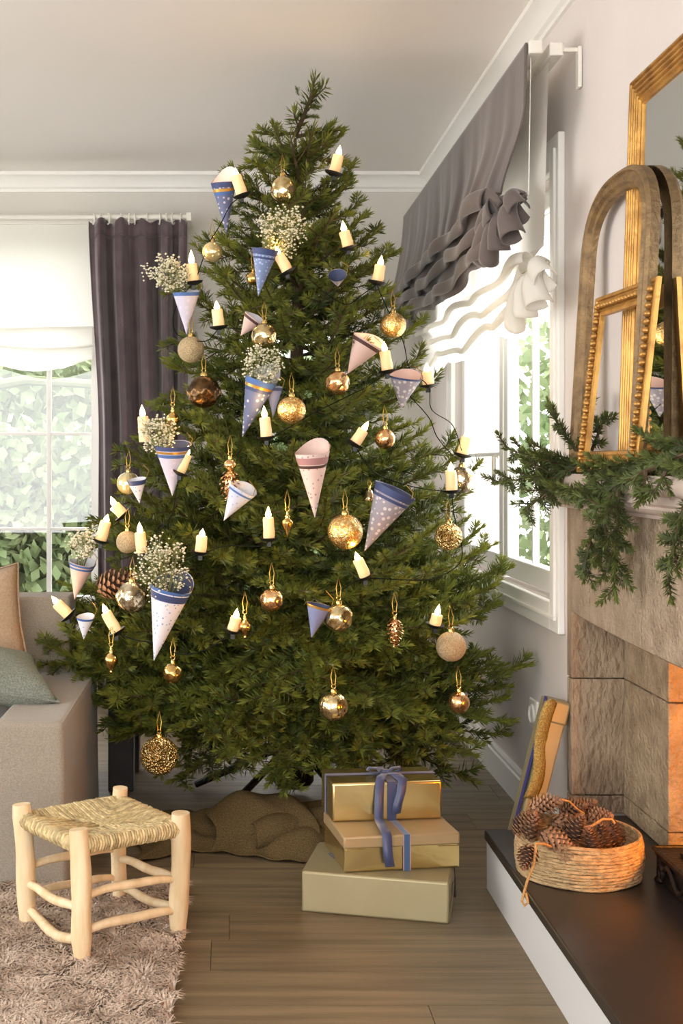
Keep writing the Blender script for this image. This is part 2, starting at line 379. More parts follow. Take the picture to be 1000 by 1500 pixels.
sk = tag(obj('wall_socket', box(WX-.012, WX, 4.15, 4.25, .31, .41), M['plate'], smooth=False, bevel=.006, seg=3, center=True), 'white wall socket plate low on the wall beside the tree', 'socket')
obj('socket_ring', lathe([(.034,0),(.034,.006),(.028,.008),(.026,.002)], 24), M['plate'], sk, world=False).matrix_local = Matrix.Translation((-.006,0,.05)) @ Matrix.Rotation(-PI/2, 4, 'Y')

# ------------------------------------------------------------------ outside
struct('terrace', MB().add(box(-9, 12, WY+.3, 16, -.3, -.1)).add(box(1.9, 12, -2, WY+.3, -.3, -.1)), M['terrace'], smooth=False)
def foliage(name, label, x0, x1, y0, y1, z0, z1, n, s, core=True):
    t = thing(name, label, 'hedge', ((x0+x1)/2, (y0+y1)/2, -.1))
    pos = rng.uniform([x0,y0,z0],[x1,y1,z1],(n,3)); pos[:,1] = y0+(y1-y0)*rng.random(n)**2
    v = []; f = []
    for p in pos:
        a = Vector(rng.normal(size=3)); a.z -= .6; a.normalize(); b = a.orthogonal().normalized()
        q = Matrix.Rotation(random.random()*6.3, 3, a) @ b; c = a.cross(q); L = s*random.uniform(.6,1.3)
        k = len(v); P = Vector(p); v += [P, P+a*L*.5+q*L*.32, P+a*L, P+a*L*.5-q*L*.32]; f += [(k,k+1,k+2),(k,k+2,k+3)]
    mb = MB(); mb.v = v; mb.f = f; mb.m = [0]*len(f)
    tag(obj('leaves', mb, M['leaf'], t, smooth=False), kind='stuff')
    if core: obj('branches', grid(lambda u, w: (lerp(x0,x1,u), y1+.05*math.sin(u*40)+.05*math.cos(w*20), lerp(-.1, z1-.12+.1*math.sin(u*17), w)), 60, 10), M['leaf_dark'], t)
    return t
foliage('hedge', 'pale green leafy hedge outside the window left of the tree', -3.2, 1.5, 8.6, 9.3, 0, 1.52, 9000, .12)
foliage('tree_foliage', 'pale leafy bushes higher up behind the hedge outside', -3.4, 1.5, 10.2, 11.2, 1.2, 2.15, 4500, .15)
foliage('garden_bush', 'green bush outside the right-hand window', 2.2, 3.6, 9.2, 10.2, -.1, 2.3, 2600, .13, core=False)
tag(obj('tree_bough', tube([Vector((-3.2,9.8,1.45)), Vector((-2.4,9.8,1.72)), Vector((-1.6,9.8,1.86)), Vector((-.6,9.8,1.8))], [.05,.045,.04,.03], 8), M['leaf_dark'], center=True), 'pale curved tree bough above the hedge outside', 'branch')

# ------------------------------------------------------------------ curtain on the left window
cr = thing('curtain_rod', 'cream curtain rod across the top of the left window', 'curtain rod', (-1.2, 6.12, 2.41))
obj('rod', tube([(-2.3,6.12,2.41),(-.2,6.12,2.41)], .0135, 14), M['rod'], cr)
obj('end_cap', box(-.212,-.185,6.1,6.14,2.388,2.432), M['rod'], cr, smooth=False, bevel=.004)
obj('bracket', box(-.222,-.19,6.14,WY,2.4,2.42), M['rod'], cr, smooth=False, bevel=.003)
def fold(u): s = math.sin(u*2*PI*4.7+.6+.9*math.sin(u*7)); return .042*math.copysign(abs(s)**.7, s)+.006*math.sin(u*2*PI*13+1.4)
def cur(u, w):
    x = lerp(lerp(-.69,-.645,smooth01(w*2.2)), -.208, u); z = lerp(2.392, .03, w)
    k = .5+.5*smooth01(w*9); wob = 1+.25*math.sin(w*3+u*9)
    return (x+.010*math.sin(u*33)*w, 6.12+fold(u+.012*math.sin(w*5))*k*wob, z-.012*math.sin(u*2*PI*5.2)*(1-smooth01(w*12)))
ct = thing('curtain', 'long dark plum velvet curtain beside the left window', 'curtain', (-.45, 6.12, .03))
obj('drape', grid(cur, 170, 46), M['velvet'], ct, angle=180, solid=.006)
obj('heading', grid(lambda u, w: (lambda p: (p[0], p[1]-.008, p[2]))(cur(u, w*.034)), 170, 3), M['velvet'], ct, angle=180, solid=.005)
for u in (.05,.12,.2,.33,.41,.47,.6,.72,.79,.86,.94):
    p = cur(u, 0); an = random.uniform(-.5,.5)
    ring = [(p[0]+math.sin(an)*.021*math.cos(a), 6.12+math.cos(an)*.021*math.cos(a)*1.0, 2.402+.026*math.sin(a)) for a in [2*PI*k/20 for k in range(20)]]
    obj('curtain_ring', tube(ring, .0042, 6, closed=True), M['rod'], ct)
def blind1(u, w):
    x = lerp(-2.05,-.675,u)
    if w < .6: t = w/.6; return (x, 6.2+.004*math.sin(u*30), lerp(2.4, 1.87, t))
    t = (w-.6)/.4; sag = .018*math.sin(u*PI*3.2)+.01*math.sin(u*13+t*4)
    return (x, 6.2-.05*abs(math.sin(t*PI*2))*(1-.2*t)+.006*math.sin(u*21+t*9), lerp(1.87,1.705,t)+.028*math.sin(t*PI*4)-sag*(.4+t))
b1 = thing('sheer_blind', 'white sheer roman blind over the window behind the sofa', 'blind', (-1.36, 6.2, 1.7))
obj('fabric', grid(blind1, 60, 60), M['sheer'], b1, angle=180)
obj('head_rail', box(-2.06,-.67,6.19,6.24,2.39,2.425), M['rod'], b1, smooth=False, bevel=.004)

# ------------------------------------------------------------------ two blinds on the right window
def noise1(x, s=0): return math.sin(x*1.7+s)+.6*math.sin(x*3.9+s*2.3+1)+.35*math.sin(x*8.3+s*1.1+2)
VX = .862; ZT = 2.425
vb = thing('velvet_roman_blind', 'taupe velvet roman blind gathered in folds at the right window', 'blind', (VX, 4.9, 1.8))
def velvet(u, w):
    # u: 0 near edge .. 1 far edge; w: 0 top .. 1 bottom
    if w < .5:
        t = w/.5
        yn = 3.63+.21*smooth01((t-.45)/.5)+.005*math.sin(t*8)
        y = lerp(yn, 6.18, u); z = lerp(ZT, 2.035, t)
        bulge = -.055*t*t*(.6+.4*math.sin(u*9))
        return (VX+bulge+.007*t*noise1(u*14)+.004*math.sin(u*55)*t, y, z-.012*t*noise1(u*6))
    t = (w-.5)/.5
    # soft stacked folds: cloth bellies out and tucks back
    k = 3; ph = t*k; i = int(min(ph, k-1e-6)); fr = ph-i
    sw = .020*math.sin(u*17+i*2.1)+.012*math.sin(u*29+i*4)
    yn = lerp(3.84, 3.66, smooth01(t*2)); y = lerp(yn, 6.18, u)
    out = -.055-.052*math.sin(fr*PI)*(1-.2*i)-.012*math.sin(u*23+i*2.5)
    z = 2.035-.072*t*k-.036*math.sin(fr*2*PI)+sw*(.25+.55*t)
    return (VX+out+.008*math.sin(u*47+i*2+fr*3), y, z+.045*(1-smooth01(u*5))*t)
obj('fabric', grid(velvet, 150, 90), M['velvet2'], vb, angle=180, solid=.005)
obj('head_rail', box(VX+.006, VX+.046, 3.62, 6.2, 2.392, 2.43), M['rod'], vb, smooth=False, bevel=.004)
obj('pull_cord', tube([(VX+.02,3.66,2.39),(VX+.015,3.665,1.99)], .0018, 5), M['rod'], vb)
# gathered pleats at the near end, drawn up to the pull cord
def pleats(parent, m, G, ends, r0, r1):
    for n, e in enumerate(ends):
        A, B = Vector(G), Vector(e); d = (B-A)
        def fn(u, w):
            a = -PI*.35+w*PI*1.75; k = u; r = lerp(r0, r1, k**.8)*(1+.12*math.sin(w*9+n*2))
            c = A+d*k+Vector((-.03*math.sin(k*PI), 0, .02*math.sin(k*PI)))
            sd = d.normalized().cross(Vector((1,0,0))).normalized()
            return c+Vector((-1,0,0))*math.sin(a)*r*.9+sd*math.cos(a)*r
        obj('gathered_fold', grid(fn, 18, 18), m, parent, angle=180, solid=.004)
pleats(vb, M['velvet2'], (VX-.0, 3.665, 1.985), [(VX-.03,3.59,1.92),(VX-.045,3.60,1.855),(VX-.06,3.70,1.835),(VX-.07,3.82,1.825),(VX-.07,3.94,1.85),(VX-.06,3.90,1.93)], .012, .036)

SX = .945
sb = thing('sheer_roman_blind', 'white sheer roman blind ruffled below the taupe velvet blind', 'blind', (SX, 4.7, 1.6))
def sheer(u, w):
    if w < .6:
        t = w/.6; return (SX-.012*t+.006*noise1(u*9)*t, lerp(3.70+.03*t, 5.9, u), lerp(ZT-.02, 1.84, t))
    t = (w-.6)/.4; k = 3; ph = t*k; i = int(min(ph, k-1e-6)); fr = ph-i
    sw = .022*math.sin(u*15+i*1.9)+.012*math.sin(u*27+i*3)
    out = -.02-.055*math.sin(fr*PI)-.010*math.sin(u*25+i*2)
    return (SX+out, lerp(3.72, 5.9, u), 1.84-.23*t-.028*math.sin(fr*2*PI)+sw*(.3+.7*t)+.09*(1-smooth01(u*4))*t)
obj('fabric', grid(sheer, 130, 80), M['sheer'], sb, angle=180)
obj('head_rail', box(SX-.012, SX+.028, 3.64, 5.95, 2.392, 2.43), M['rod'], sb, smooth=False, bevel=.004)
obj('bracket', MB().add(box(SX+.028, WX-.002, 3.648, 3.664, 2.405, 2.418)).add(box(WX-.014, WX-.002, 3.64, 3.672, 2.3, 2.42)), M['rod'], sb, smooth=False, bevel=.003)
pleats(sb, M['sheer'], (SX-.0, 3.73, 1.80), [(SX-.02,3.66,1.735),(SX-.03,3.69,1.67),(SX-.045,3.78,1.65),(SX-.05,3.92,1.64)], .012, .04)
# ------------------------------------------------------------------ fir branches
def branch_mesh(name, seed, L, m_needle, tw_sp=.05, need=.034, dens=820, bend=.0, wide=.55, sub=True, roundness=.5, width=.0027, thick=.006, start0=.35):
    R = np.random.default_rng(seed); twigs = []           # (points array, needle scale)
    def curve(p0, d, ln, droop, n=7):
        pts = [np.array(p0)]; d = np.array(d)/np.linalg.norm(d)
        for i in range(n):
            d = d+np.array([0,0,droop/n])+R.normal(0,.035,3); d /= np.linalg.norm(d); pts.append(pts[-1]+d*ln/n)
        return np.array(pts)
    main = curve((0,0,0), (1,0,-.12-bend), L, .28+bend*1.2, 12); twigs.append((main, .95, start0))
    def at(pts, t):
        k = t*(len(pts)-1); i = min(int(k), len(pts)-2); a = k-i; return pts[i]*(1-a)+pts[i+1]*a, (pts[i+1]-pts[i])/np.linalg.norm(pts[i+1]-pts[i])
    s = .16*L; side = 1
    while s < L*.97:
        p, d = at(main, s/L); ang = math.radians(R.uniform(42,58)); side = -side
        lat = np.cross([0,0,1], d); lat /= np.linalg.norm(lat)
        ln = min(max((L-s)*wide*R.uniform(.8,1.15), .055), .34)*(min(1, .45+s/L*1.6))
        dd = d*math.cos(ang)+lat*side*math.sin(ang)+np.array([0,0,R.uniform(-.1,.08)])
        tp = curve(p, dd, ln, R.uniform(-.05,.22)); twigs.append((tp, .92, .05))
        if sub and ln > .11:
            q = ln*.3; sd = 1
            while q < ln*.9:
                pp, d2 = at(tp, q/ln); sd = -sd; l2 = np.cross([0,0,1], d2); l2 /= np.linalg.norm(l2)
                a2 = math.radians(R.uniform(40,55)); sl = max((ln-q)*.55, .04)*R.uniform(.8,1.1)
                twigs.append((curve(pp, d2*math.cos(a2)+l2*sd*math.sin(a2)+np.array([0,0,R.uniform(-.1,.1)]), sl, .1, 4), .82, .02)); q += tw_sp*R.uniform(.8,1.1)
        s += tw_sp*.8*R.uniform(.8,1.2)
    V = []; Q = []; Y = []; nv = 0
    for (pts, ns, start) in twigs:
        seg = np.diff(pts, axis=0); sl = np.linalg.norm(seg, axis=1); tot = sl.sum(); n = int(tot*dens*(1-start))
        if n < 4: continue
        t = np.sort(R.uniform(start, 1, n)); k = t*(len(pts)-1); i = np.minimum(k.astype(int), len(pts)-2); a = (k-i)[:,None]
        P = pts[i]*(1-a)+pts[i+1]*a; D = seg[i]/sl[i][:,None]
        up = np.array([0,0,1.]); S = np.cross(np.broadcast_to(up, D.shape), D); S /= np.linalg.norm(S, axis=1)[:,None]+1e-9; U = np.cross(D, S)
        th = R.choice([-1,1], n)*(PI/2+R.normal(-.28,.45+roundness*.4,n))     # measured from up: needles part to both sides, fewer below
        rad = S*np.sin(th)[:,None]+U*np.cos(th)[:,None]
        fw = .42+.85*t**3; N = D*fw[:,None]+rad*(1-.3*t**4)[:,None]+R.normal(0,.07,(n,3)); N /= np.linalg.norm(N, axis=1)[:,None]
        ln = need*ns*R.uniform(.75,1.1,n)*(1-.35*np.maximum(0,t-.75)*4*.6)
        Wd = np.cross(N, D); Wd /= np.linalg.norm(Wd, axis=1)[:,None]+1e-9; Wd = Wd+np.cross(N, Wd)*R.uniform(-.6,.6,n)[:,None]
        w = width*R.uniform(.8,1.2,n)[:,None]*.5; T = P+N*ln[:,None]; Mi = P+N*(ln*.5)[:,None]
        V.append(np.stack([P, Mi+Wd*w, T, Mi-Wd*w], 1).reshape(-1,3)); b = nv+np.arange(n)*4
        Q.append(np.stack([b,b+1,b+2,b+3],1)); Y.append(np.repeat(np.clip((t-.45)*1.5,0,.75)*R.uniform(.4,1,n), 4)); nv += n*4
    V = np.concatenate(V); Q = np.concatenate(Q); Y = np.concatenate(Y)
    mb = MB()
    for j, (pts, ns, st) in enumerate(twigs):
        r0 = thick if j == 0 else .0022; mb.add(tube([tuple(p) for p in pts], [lerp(r0, .0012, i/(len(pts)-1)) for i in range(len(pts))], 4, cap=False), 1)
    n0 = len(V); verts = np.concatenate([V, np.array([tuple(p) for p in mb.v])])
    faces = Q.tolist()+[[i+n0 for i in f] for f in mb.f]
    me = bpy.data.meshes.new(name); me.from_pydata(verts.tolist(), [], faces); me.materials.append(m_needle); me.materials.append(M['bark'])
    me.polygons.foreach_set('material_index', [0]*len(Q)+[1]*len(mb.f))
    at_ = me.attributes.new('young_lit', 'FLOAT', 'POINT'); at_.data.foreach_set('value', np.concatenate([Y, np.zeros(len(mb.v))]).astype(np.float32))
    me.update(); return me
SIZES = (.13, .24, .36, .5, .66, .84)
VAR = {}
for si, L in enumerate(SIZES):
    VAR[L] = [branch_mesh('branch', 100+si*10+k, L, M['needle'], start0=.05 if L < .3 else .3, bend=(.0,.12,-.05,.2)[k], dens=1050, tw_sp=.07, width=.0036, roundness=.15) for k in range(4 if L < .8 else 5 if False else 4)]

# ------------------------------------------------------------------ christmas tree: trunk, stand, branches
TY = 4.55; S_ = F/TY
ENV = [(108,448,452),(150,425,466),(185,372,506),(215,348,512),(255,322,522),(300,300,534),(350,268,562),(405,250,596),(460,232,614),(520,220,606),(560,206,640),(600,178,664),
       (650,165,692),(720,150,712),(780,118,748),(850,72,758),(900,60,776),(935,58,792),(985,92,776),(1030,126,768),(1080,165,752),(1110,240,720)]
def axis_x(z): return lerp(.232, .262, min(1, max(0, z/2.6)))
_z = [H+(CY-e[0])/S_ for e in ENV][::-1]; _l = [(e[1]-CX)/S_ for e in ENV][::-1]; _r = [(e[2]-CX)/S_ for e in ENV][::-1]
def env(z, c, s):
    xl = float(np.interp(z, _z, _l)); xr = float(np.interp(z, _z, _r)); ax = axis_x(z); a = max(.02, (xr-ax) if c > 0 else (ax-xl)); b = max(.03, .5*(xr-xl))*.98
    return 1/math.sqrt((c/a)**2+(s/b)**2+1e-9)
def surfD(x, y, off=.0):
    D = TY
    for _ in range(14):
        p = px(x, y, D); ax = axis_x(p.z); xl = float(np.interp(p.z, _z, _l)); xr = float(np.interp(p.z, _z, _r)); dx = p.x-ax
        a = max(.03, (xr-ax) if dx > 0 else (ax-xl)); b = max(.04, .5*(xr-xl))*.98
        t = 1-(dx/a)**2; D = .5*D+.5*(TY-b*math.sqrt(max(t, .0)))
    return D-off

tree = thing('christmas_tree', 'tall green fir Christmas tree standing in the corner by the window', 'christmas tree', (.232, TY, 0))
obj('trunk', tube([(.232,TY,.06),(.235,TY,.8),(.245,TY,1.5),(.25,TY-.01,2.1),(.237,TY-.03,2.38)], [.042,.036,.026,.014,.005], 12), M['trunk'], tree)
obj('stand_collar', lathe([(.06,.03),(.075,.05),(.075,.2),(.068,.2),(.062,.06)], 24), M['dark_metal'], tree, world=False)
for a in (.5, 1.75, 3.0, 4.0, 5.3):
    d = Vector((math.cos(a), math.sin(a), 0))
    obj('stand_leg', tube([Vector((0,0,.16))+d*.06, d*.36+Vector((0,0,.02))], .013, 8), M['dark_metal'], tree, world=False)
# ornament table comes before the branches: a branch that would bury one is set shorter, as a decorator picks free spots
# candles: base, wick, flame tip in the photo
CAND = [
 ((354.5,285.7),(345,257),(344,246.5),'lit candle light beside the dark blue floral cone near the treetop'),
 ((488.6,253.4),(495.8,227.5),(498,213.5),'topmost lit candle light, right of the treetop'),
 ((510,362),(503.8,338.9),(501.5,323.7),'lit candle light above the dark round cone opening'),
 ((552,413),(557,388.3),(558.9,375),'lit candle light at the upper right edge, beside the blind'),
 ((421,397),(407.7,373),(403.1,360.5),'tilted lit candle light beside the dotted blue cone'),
 ((283.4,413),(280.4,386.4),(279.6,366.6),'tall lit candle light in front of the plum curtain'),
 ((320.3,478.3),(317.6,452.8),(316.9,441.4),'short lit candle light right of the lilac cone'),
 ((212,648),(209,610),(207.6,593.5),'lit candle light half hidden by a twig in front of the curtain'),
 ((390,640),(387.6,611.5),(386.4,595),'lit candle light beside the amber speckled bauble at mid tree'),
 ((262.5,691),(273.6,665.5),(276.6,653.5),'leaning lit candle light in front of the banded lilac cone'),
 ((567.5,542.5),(563,514),(562,500.5),'lit candle light below the gold bauble at the blind'),
 ((627.5,563.5),(625,544),(624.5,532),'pale candle light at the right edge before the sheer blind'),
 ((519.5,649),(532.4,629.5),(539,618),'leaning lit candle light left of the small copper bauble'),
 ((677,665.5),(683.6,640),(684.5,629),'candle light on the outermost right twig before the window'),
 ((661.4,718),(660,689.5),(660,677.5),'lit candle light in front of the clear glitter bauble'),
 ((179.5,753.8),(167,740),(162,728),'leaning lit candle light just below the ribbed glass bauble'),
 ((147.3,791),(155,764),(157.8,753.8),'lit candle light on a black saucer at the left edge'),
 ((207.5,809.8),(205,780),(204,765.3),'lit candle light right of the champagne glitter bauble'),
 ((293.3,808),(295.7,785),(296.8,774.8),'lit candle light right of the round gypsophila bunch'),
 ((100,901),(83,883),(76,873.8),'lit candle light leaning out above the sofa, lowest on the left'),
 ((170.8,925),(155,897),(150.5,885),'leaning lit candle light above the small gold finial'),
 ((340.5,922.8),(345.8,904),(347.5,892),'lit candle light beside the small ribbed gold drop'),
 ((393.8,788),(392.8,758),(392.8,742.5),'lit candle light beside the slim gold spindle drop'),
 ((534.5,844),(524,819.5),(520.5,809),'leaning lit candle light under the tip of the grey floral cone'),
 ((637,915),(640,900),(643,886),'candle light with an amber glow deep in the lower right branches'),
]
# baubles: x, y, radius px, kind, material, depth offset, label
BAUB = [
 (414,277,17.5,'egg','mercury',.03,'egg shaped mercury glass bauble high under the treetop'),
 (311,369,15,'ball','clear_gold',-.02,'pale gold glass bauble by the cord left of the dotted blue cone'),
 (371,408,10,'ribbed','gold',-.03,'ribbed gold bauble peeking out behind the dotted blue cone'),
 (387,492,19,'swirl','mercury',.04,'mercury glass bauble with a swirl below the brown banded cone'),
 (279.6,512,19.5,'ball','champagne',-.01,'champagne glitter bauble below the lilac cone'),
 (298.5,574,24,'emboss','bronze',.03,'dark bronze bauble with raised rings on the left'),
 (427,601,21,'ball','amber',.04,'amber speckled bauble hanging at mid tree'),
 (253,614,9,'finial','gold',.01,'small gold finial above the gypsophila bunch on the left'),
 (188,708,16.5,'ribbed','clear_gold',-.01,'pale ribbed glass bauble in front of the plum curtain'),
 (575.6,476.5,19,'ball','amber',.03,'gold speckled bauble hanging beside the taupe blind'),
 (494,561,18,'swirl','copper',.04,'shiny copper gold bauble below the rose cone'),
 (564,643,15,'mosaic','copper',.03,'small copper mosaic bauble on the right'),
 (676,703,20,'ball','silver_mercury',-.06,'clear glitter bauble behind the candle at the window'),
 (186.5,794,16.5,'ball','champagne',.0,'champagne glitter bauble between two candles on the left'),
 (193.5,874.5,23,'emboss','silver_mercury',.02,'embossed silver gold bauble left of the gypsophila cone'),
 (162.7,967,9.5,'finial','gold',.03,'small gold finial hanging over the sofa arm'),
 (253,986,14.5,'swirl','gold',.0,'small gold bauble under the tip of the white blue cone'),
 (358.7,918,8.5,'finial','gold',.03,'small ribbed gold drop next to the low candle'),
 (398,879,17.5,'ball','copper',.0,'round copper bauble half behind a twig at the centre'),
 (505.5,779,26,'ball','amber',.06,'large amber glitter bauble in the middle of the tree'),
 (420.8,766,8.5,'spindle','gold',.04,'slim gold spindle drop right of the middle candle'),
 (657,786,20,'ball','gold_glitter',.03,'gold glitter bauble at the right edge above the wall socket'),
 (496,905,21,'swirl','mercury',.05,'mercury glass bauble next to the plain blue cone'),
 (578,926,11.5,'cone','copper',.04,'copper pine cone shaped ornament on the lower right'),
 (337,713,14,'cone2','copper',.03,'gold pine cone ornament with a ball on top left of the pale blue cone'),
 (660.5,947,22,'ball','champagne',.05,'big champagne glitter bauble on the lower right'),
 (488.4,1034.7,21,'ribbed','mercury',.06,'ribbed gold bauble low above the gifts'),
 (672,1029,16,'mosaic','copper',.06,'small copper glass bauble lowest on the right'),
 (233,1107,28,'ball','gold_glitter',.05,'big gold glitter bauble hanging lowest above the stool'),
 (541,725,9,'bell','silver_mercury',-.12,'small silver bell behind the grey floral cone'),
]
# paper cones: rim left, rim right, tip, body, inside, bands, flap, tilt towards camera, depth offset, label
CONES = [
 ((309,266),(346,270),(331.7,342),'p_denim','p_in_pink',[('b_navy',.0,.1),('b_gold',.13,.05),('b_blue',.2,.05)],.55,.35,.03,'dark blue floral paper cone with pink inside near the treetop'),
 ((369.7,360),(407,372),(378,434),'p_blue','p_in_blue',[('b_navy',.0,.12),('b_navy',.17,.04)],.15,.25,.05,'dotted blue paper cone holding gypsophila in the upper tree'),
 ((480,404),(508,402),(497,425),'p_grey','p_in_blue',[],.0,1.05,.03,'short grey paper cone seen into its navy opening'),
 ((253,430),(292,428),(273,490),'p_lilac','p_in_grey',[('b_blue',.0,.08)],.15,.25,.03,'lilac paper cone with gypsophila in front of the curtain'),
 ((359.4,552),(405,562),(354,642),'p_denim','p_in_grey',[('b_blue',.0,.08),('b_gold',.1,.04),('b_navy',.15,.05)],.5,.3,.05,'blue floral paper cone with gypsophila at mid tree'),
 ((389,568),(414,568),(400,612),'p_plainblue','p_in_grey',[('b_navy',.0,.1)],.1,.2,-.02,'grey blue paper cone behind the amber speckled bauble'),
 ((226,654),(280,652),(252,728),'p_lilac','p_in_blue',[('b_navy',.0,.08),('b_gold',.1,.04),('b_blue',.16,.06)],.12,.3,.05,'lilac paper cone with blue and gold bands on the left'),
 ((432,660),(482,668),(461.7,760),'p_pink','p_rose',[('b_rose',.06,.1),('b_brown',.18,.04)],.34,.22,.06,'pink star print paper cone in the middle of the tree'),
 ((547,723),(610,714),(534,809),'p_grey','p_in_blue',[('b_navy',.0,.1),('b_navy',.13,.04)],.06,.2,.06,'grey floral paper cone with navy bands right of centre'),
 ((335,722),(375,712),(327,764),'p_pale','p_in_grey',[('b_blue',.08,.05)],.3,.3,.04,'pale blue paper cone left of the middle candle'),
 ((222,872),(279,849),(224,972),'p_white','p_in_blue',[('b_blue',.0,.04),('b_navy',.06,.09)],.3,.3,.06,'white and blue patterned cone full of gypsophila on the left'),
 ((101,823),(140,826),(108,880),'p_rose','p_in_grey',[('b_blue',.02,.05),('b_blue',.11,.05)],.15,.3,.0,'pinkish cone with blue stripes at the far left edge'),
 ((112,903),(138,906),(122,938),'p_white','p_in_grey',[('b_blue',.0,.1)],.2,.3,.0,'small white cone with a blue rim above the sofa'),
 ((186,706),(214,700),(204,738),'p_white','p_in_grey',[('b_navy',.0,.2)],.1,.3,.0,'small white cone with navy band beside the ribbed glass bauble'),
 ((516,492),(561,508),(509,548),'p_rose','p_pink',[('b_brown',.05,.09)],.4,.3,.03,'rose paper cone with a brown band below the taupe blind'),
 ((571,560),(617,545),(588,600),'p_grey','p_rose',[('b_navy',.0,.06)],.35,.45,.0,'grey paper cone with rose inside at the right edge'),
 ((450,894),(486,880),(456,935),'p_plainblue','p_in_blue',[('b_gold',.0,.07)],.03,.1,.04,'plain blue paper cone with an orange rim in the lower tree'),
 ((356,462),(388,470),(352,492),'p_rose','p_in_grey',[('b_brown',.05,.12)],.3,.4,.0,'rose cone with brown band above the swirled bauble'),
]
GYP = [  # centre, radius px, cone index, label
 ((413,338),36,1,'gypsophila bunch in the dotted blue cone'),
 ((252,404),26,3,'gypsophila bunch with stray sprays before the curtain'),
 ((384,536),27,4,'gypsophila bunch in the blue floral cone at mid tree'),
 ((230,635),28,6,'gypsophila bunch in the lilac banded cone'),
 ((237,834),40,10,'round gypsophila bunch in the white and blue cone'),
 ((124,796),22,11,'gypsophila bunch in the striped cone at the far left'),
]
OCC = []
for b, t, f, l in CAND: OCC.append(((b[0]+f[0])/2, (b[1]+f[1])/2, 17, surfD((b[0]+t[0])/2, (b[1]+t[1])/2, .03)))
for x, y, r, k, m, off, l in BAUB:
    if off > 0: OCC.append((x, y, r, surfD(x, y, off)))
for a, b, t, *rest in CONES:
    if rest[5] > .02:
        D = surfD((a[0]+b[0])/2, (a[1]+b[1])/2, rest[5])
        for k in (.15,.5,.85): OCC.append((lerp((a[0]+b[0])/2, t[0], k), lerp((a[1]+b[1])/2, t[1], k), lerp(20,6,k), D))
for c, r, k, l in GYP: OCC.append((c[0], c[1], r*.7, surfD(c[0], c[1], .05)))

BIG = 1.28
def place_branch(base, d, L, roll, clip=True):
    d = d.normalized()
    if clip:
        for _ in range(6):
            hit = False
            for t in (.35,.55,.75,.9,1.0):
                p = base+d*L*t; D = p.y
                X = CX+p.x*F/D; Y = CY-(p.z-H)*F/D; half = (1-t)*L*.35*F/D*.6+7
                for (ox, oy, orad, od) in OCC:
                    if D < od+.01 and (X-ox)**2+(Y-oy)**2 < (orad+half*.75)**2: hit = True; break
                if hit: break
            if not hit or L < .2: break
            L *= .88
        tip = base+d*L
        if tip.x > .985 and d.x > 0: L *= max(.3, (.985-base.x)/(tip.x-base.x))
    S = min(SIZES, key=lambda q: abs(math.log(q*BIG/L))); me = random.choice(VAR[S])
    o = bpy.data.objects.new('branch', me); COL.objects.link(o); o.parent = tree
    xa = d; ya = Vector((0,0,1)).cross(xa)
    if ya.length < 1e-3: ya = Vector((0,1,0))
    ya.normalize(); za = xa.cross(ya)
    Rm = Matrix((xa, ya, za)).transposed() @ Matrix.Rotation(roll, 3, 'X')
    k = L/S; o.matrix_local = Matrix.Translation(base-Vector((.232, TY, 0))) @ Rm.to_4x4() @ Matrix.Diagonal((k, k, k, 1))
    return o
nb = 0; phi = .3; zt = .235; lev = 0
while zt < 2.5:
    f = zt/2.62; rmean = .5*(env(zt,1,0)+env(zt,-1,0)); n = max(5, int(round(6+rmean*12)))
    for k in range(n):
        ph = phi+2*PI*k/n+random.uniform(-.16,.16); c, s = math.cos(ph), math.sin(ph)
        if s > .55 and k % 2: continue                    # thinner at the back
        zz = zt+random.uniform(-.05,.05)
        el = lerp(-.22, .62, f**1.1)+random.uniform(-.14,.14)
        if f < .3 and s < -.2: el -= .22*(.3-f)/.3*2
        if abs(c) > .45 and f < .55: el += (.5 if c > 0 else .28)*abs(c)*(1-.6*f)
        r = env(zz, c, s)*random.uniform(.86,1.03); L = r/math.cos(el)
        ax = axis_x(zz); base = Vector((ax, TY, zz-L*math.sin(el)))
        if base.z < .3: base.z = .3+random.uniform(0,.1)
        tip = Vector((ax+r*c, TY+r*s, zz)); place_branch(base, tip-base, (tip-base).length, .6*c+random.uniform(-.25,.25)); nb += 1
    phi += 1.1; zt += lerp(.15, .105, f); lev += 1
# shorter inner branches fill the crown between the whorls
for k in range(48):
    zz = random.uniform(.3, 2.2); ph = random.uniform(0, 2*PI); c, s = math.cos(ph), math.sin(ph)
    r = env(zz, c, s)*random.uniform(.5,.75); el = random.uniform(-.25,.5); ax = axis_x(zz); L = r/math.cos(el)
    base = Vector((ax, TY, max(.3, zz-L*math.sin(el)))); place_branch(base, Vector((ax+r*c, TY+r*s, zz))-base, L, random.uniform(-.6,.6)); nb += 1
